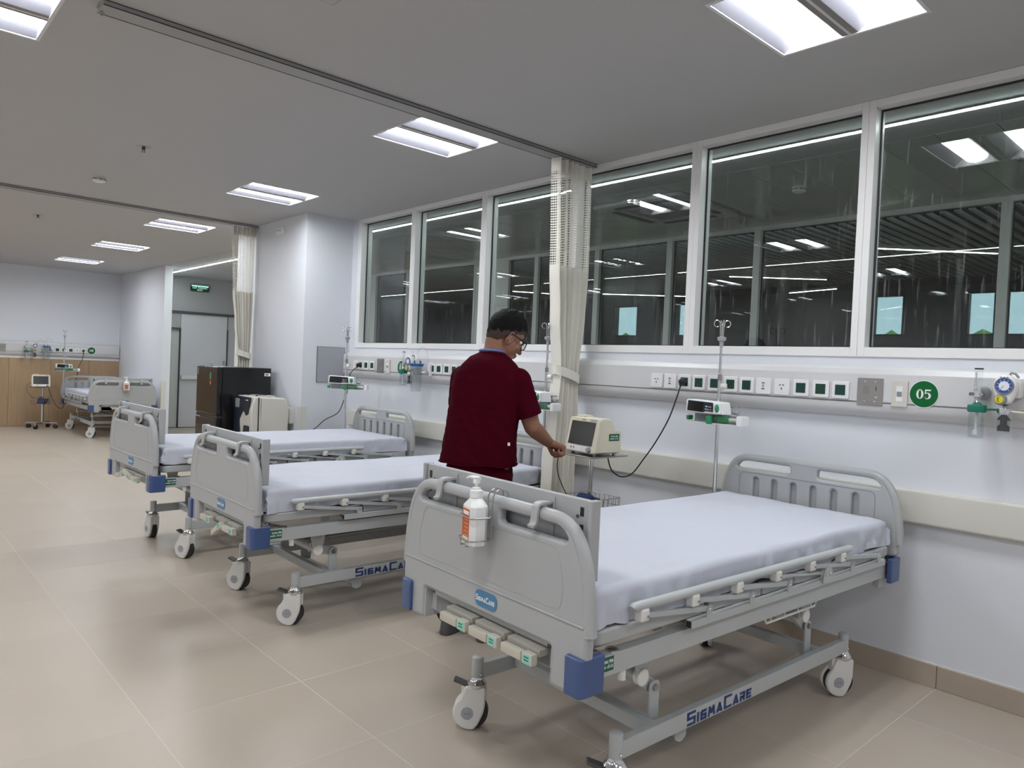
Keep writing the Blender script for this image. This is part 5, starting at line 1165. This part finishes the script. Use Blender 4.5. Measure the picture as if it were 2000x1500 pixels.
# glasses
gl = bpy.data.objects.new('glasses', None); C.objects.link(gl); gl.parent = per
for s in (-1, 1):
    P = HM @ Matrix(((0, 0, 1, .108), (s, 0, 0, s*.034), (0, 1, 0, -.006), (0, 0, 0, 1)))
    MB().tube([P @ Vector((x, y, -.006*((x+.0)/.03)**2)) for x, y in rrect(-.027, .027, -.020, .019, .013, 4)], .0027, 8, closed=True).build('rim', 'black', gl)
    MB().shape([rrect(-.026, .026, -.019, .018, .012, 4)], .001, 0, M=P).build('lens', 'clear', gl)
    MB().tube([hp(.102, s*.062, .006), hp(.09, s*.073, .008), hp(.04, s*.079, .010), hp(-.004, s*.082, .012), hp(-.020, s*.081, .002), hp(-.028, s*.078, -.016)], [.0042, .0042, .0036, .0034, .0034, .003], 8).build('temple', 'black', gl)
MB().tube([hp(.108, -.009, .004), hp(.112, 0, .008), hp(.108, .009, .004)], .0024, 8).build('bridge', 'black', gl)
# scrub top
t = MB()
t.loft([ring((.012, .004), .062, .058, 1.464), ring((.006, 0), .080, .072, 1.450), ring((.002, -.002), .112, .092, 1.428), ring((0, -.004), .145, .108, 1.398), ring((-.002, -.008), .172, .118, 1.36), ring((-.004, -.008), .186, .124, 1.32), ring((-.010, -.010), .186, .128, 1.26), ring((-.020, -.010), .186, .128, 1.16), ring((-.028, -.008), .190, .132, 1.06), ring((-.035, -.004), .198, .138, .96), ring((-.040, 0), .206, .143, .885)], cap=True)
SE = SHR.lerp(EL, .74)+Vector((.0, -.004, 0)); SE2 = Vector((-.150, .075, 1.175))
for a_, c_ in ((SHR, SE), (SHL, SE2)):
    d = (c_-a_); t.cyl(a_, c_, .066, .066, 24); t.ell(a_+Vector((0, 0, .0)), (.067, .067, .062), 20, 12)
def folds(p, n):
    w = .0045*noise.noise(Vector((p.x*7, p.y*7, p.z*2.2)))+.004*noise.noise(Vector((p.x*14+p.z*9, p.y*14, p.z*7)))+.002*noise.noise(p*34)
    return n*w*(1.4 if p.z < 1.3 else .8)
shirt = finish(remesh(t, .0058, 8), 'scrub_top', 'maroon', per, folds)
# remove the closing discs at hem, sleeves and neck so that cloth ends cleanly
cv = MB().tube([Vector((.010, .002, 1.463))+RX*(.064*math.cos(a))+FY*(.060*math.sin(a))+Vector((0, 0, .006*math.sin(-a)-.010*math.cos(a)*0)) for a in [i*math.pi*2/30 for i in range(30)]], .0065, 8, closed=True).build('collar', 'collar_blue', per, 60)
cv.location = (0, 0, .002)
for z in (.892,):
    MB().tube([Vector(p)+Vector((0, 0, .004*math.sin(i*.9))) for i, p in enumerate(ring((-.040, 0), .2085, .1455, z, 36))], .004, 8, closed=True).build('hem', 'maroon', per, 60)
MB().cyl(SE-(EL-SHR).normalized()*.012, SE+(EL-SHR).normalized()*.004, .0675, .068, 24).build('sleeve_hem', 'maroon', per, 40)
# trousers
t = MB(); t.loft([ring((-.035, 0), .160, .118, 1.0), ring((-.033, 0), .166, .125, .90), ring((-.03, 0), .168, .122, .82), ring((-.03, 0), .15, .10, .76)])
for h_, k_, a_ in zip(HJ, KN, AN): limb(t, [h_+Vector((0, 0, -.04)), h_.lerp(k_, .55), k_, a_+Vector((0, 0, .02))], [.100, .092, .080, .074], 22)
finish(remesh(t, .007, 8), 'trousers', 'maroon', per, folds)
for a_ in AN:
    s_ = MB(); M = Matrix.Translation(a_+Vector((0, 0, -.09))) @ Matrix(((RX.x, FY.x, 0, 0), (RX.y, FY.y, 0, 0), (0, 0, 1, 0), (0, 0, 0, 1)))
    s_.loft([rings(0, .055, .044, .135, .001, 24, 2.6), rings(0, .055, .048, .140, .012, 24, 2.6), rings(0, .055, .047, .138, .03, 24, 2.4), rings(0, .03, .045, .105, .06, 24, 2.2), rings(0, -.01, .042, .062, .095, 24, 2.2)]).build('shoe', 'dark_grey', per, 60) if False else s_.loft([rings(0, .055, .044, .135, .001, 24, 2.6), rings(0, .055, .048, .140, .012, 24, 2.6), rings(0, .055, .047, .138, .03, 24, 2.4), rings(0, .03, .045, .105, .06, 24, 2.2), rings(0, -.01, .042, .062, .095, 24, 2.2)], M=M).build('shoe', 'dark_grey', per, 60)
# small woven tag on the back of the scrub top
from mathutils.bvhtree import BVHTree
bv = BVHTree.FromPolygons([v.co for v in shirt.data.vertices], [p.vertices for p in shirt.data.polygons])
h_ = bv.ray_cast(Vector((.118, -1, 1.005)), Vector((0, 1, 0)))
if h_[0] is not None:
    q = h_[1].to_track_quat('Z', 'Y').to_matrix().to_4x4(); MB(Matrix.Translation(h_[0]) @ q).box(-.007, .007, -.008, .008, -.001, .0025).build('tag', 'ink_white', per, 0)
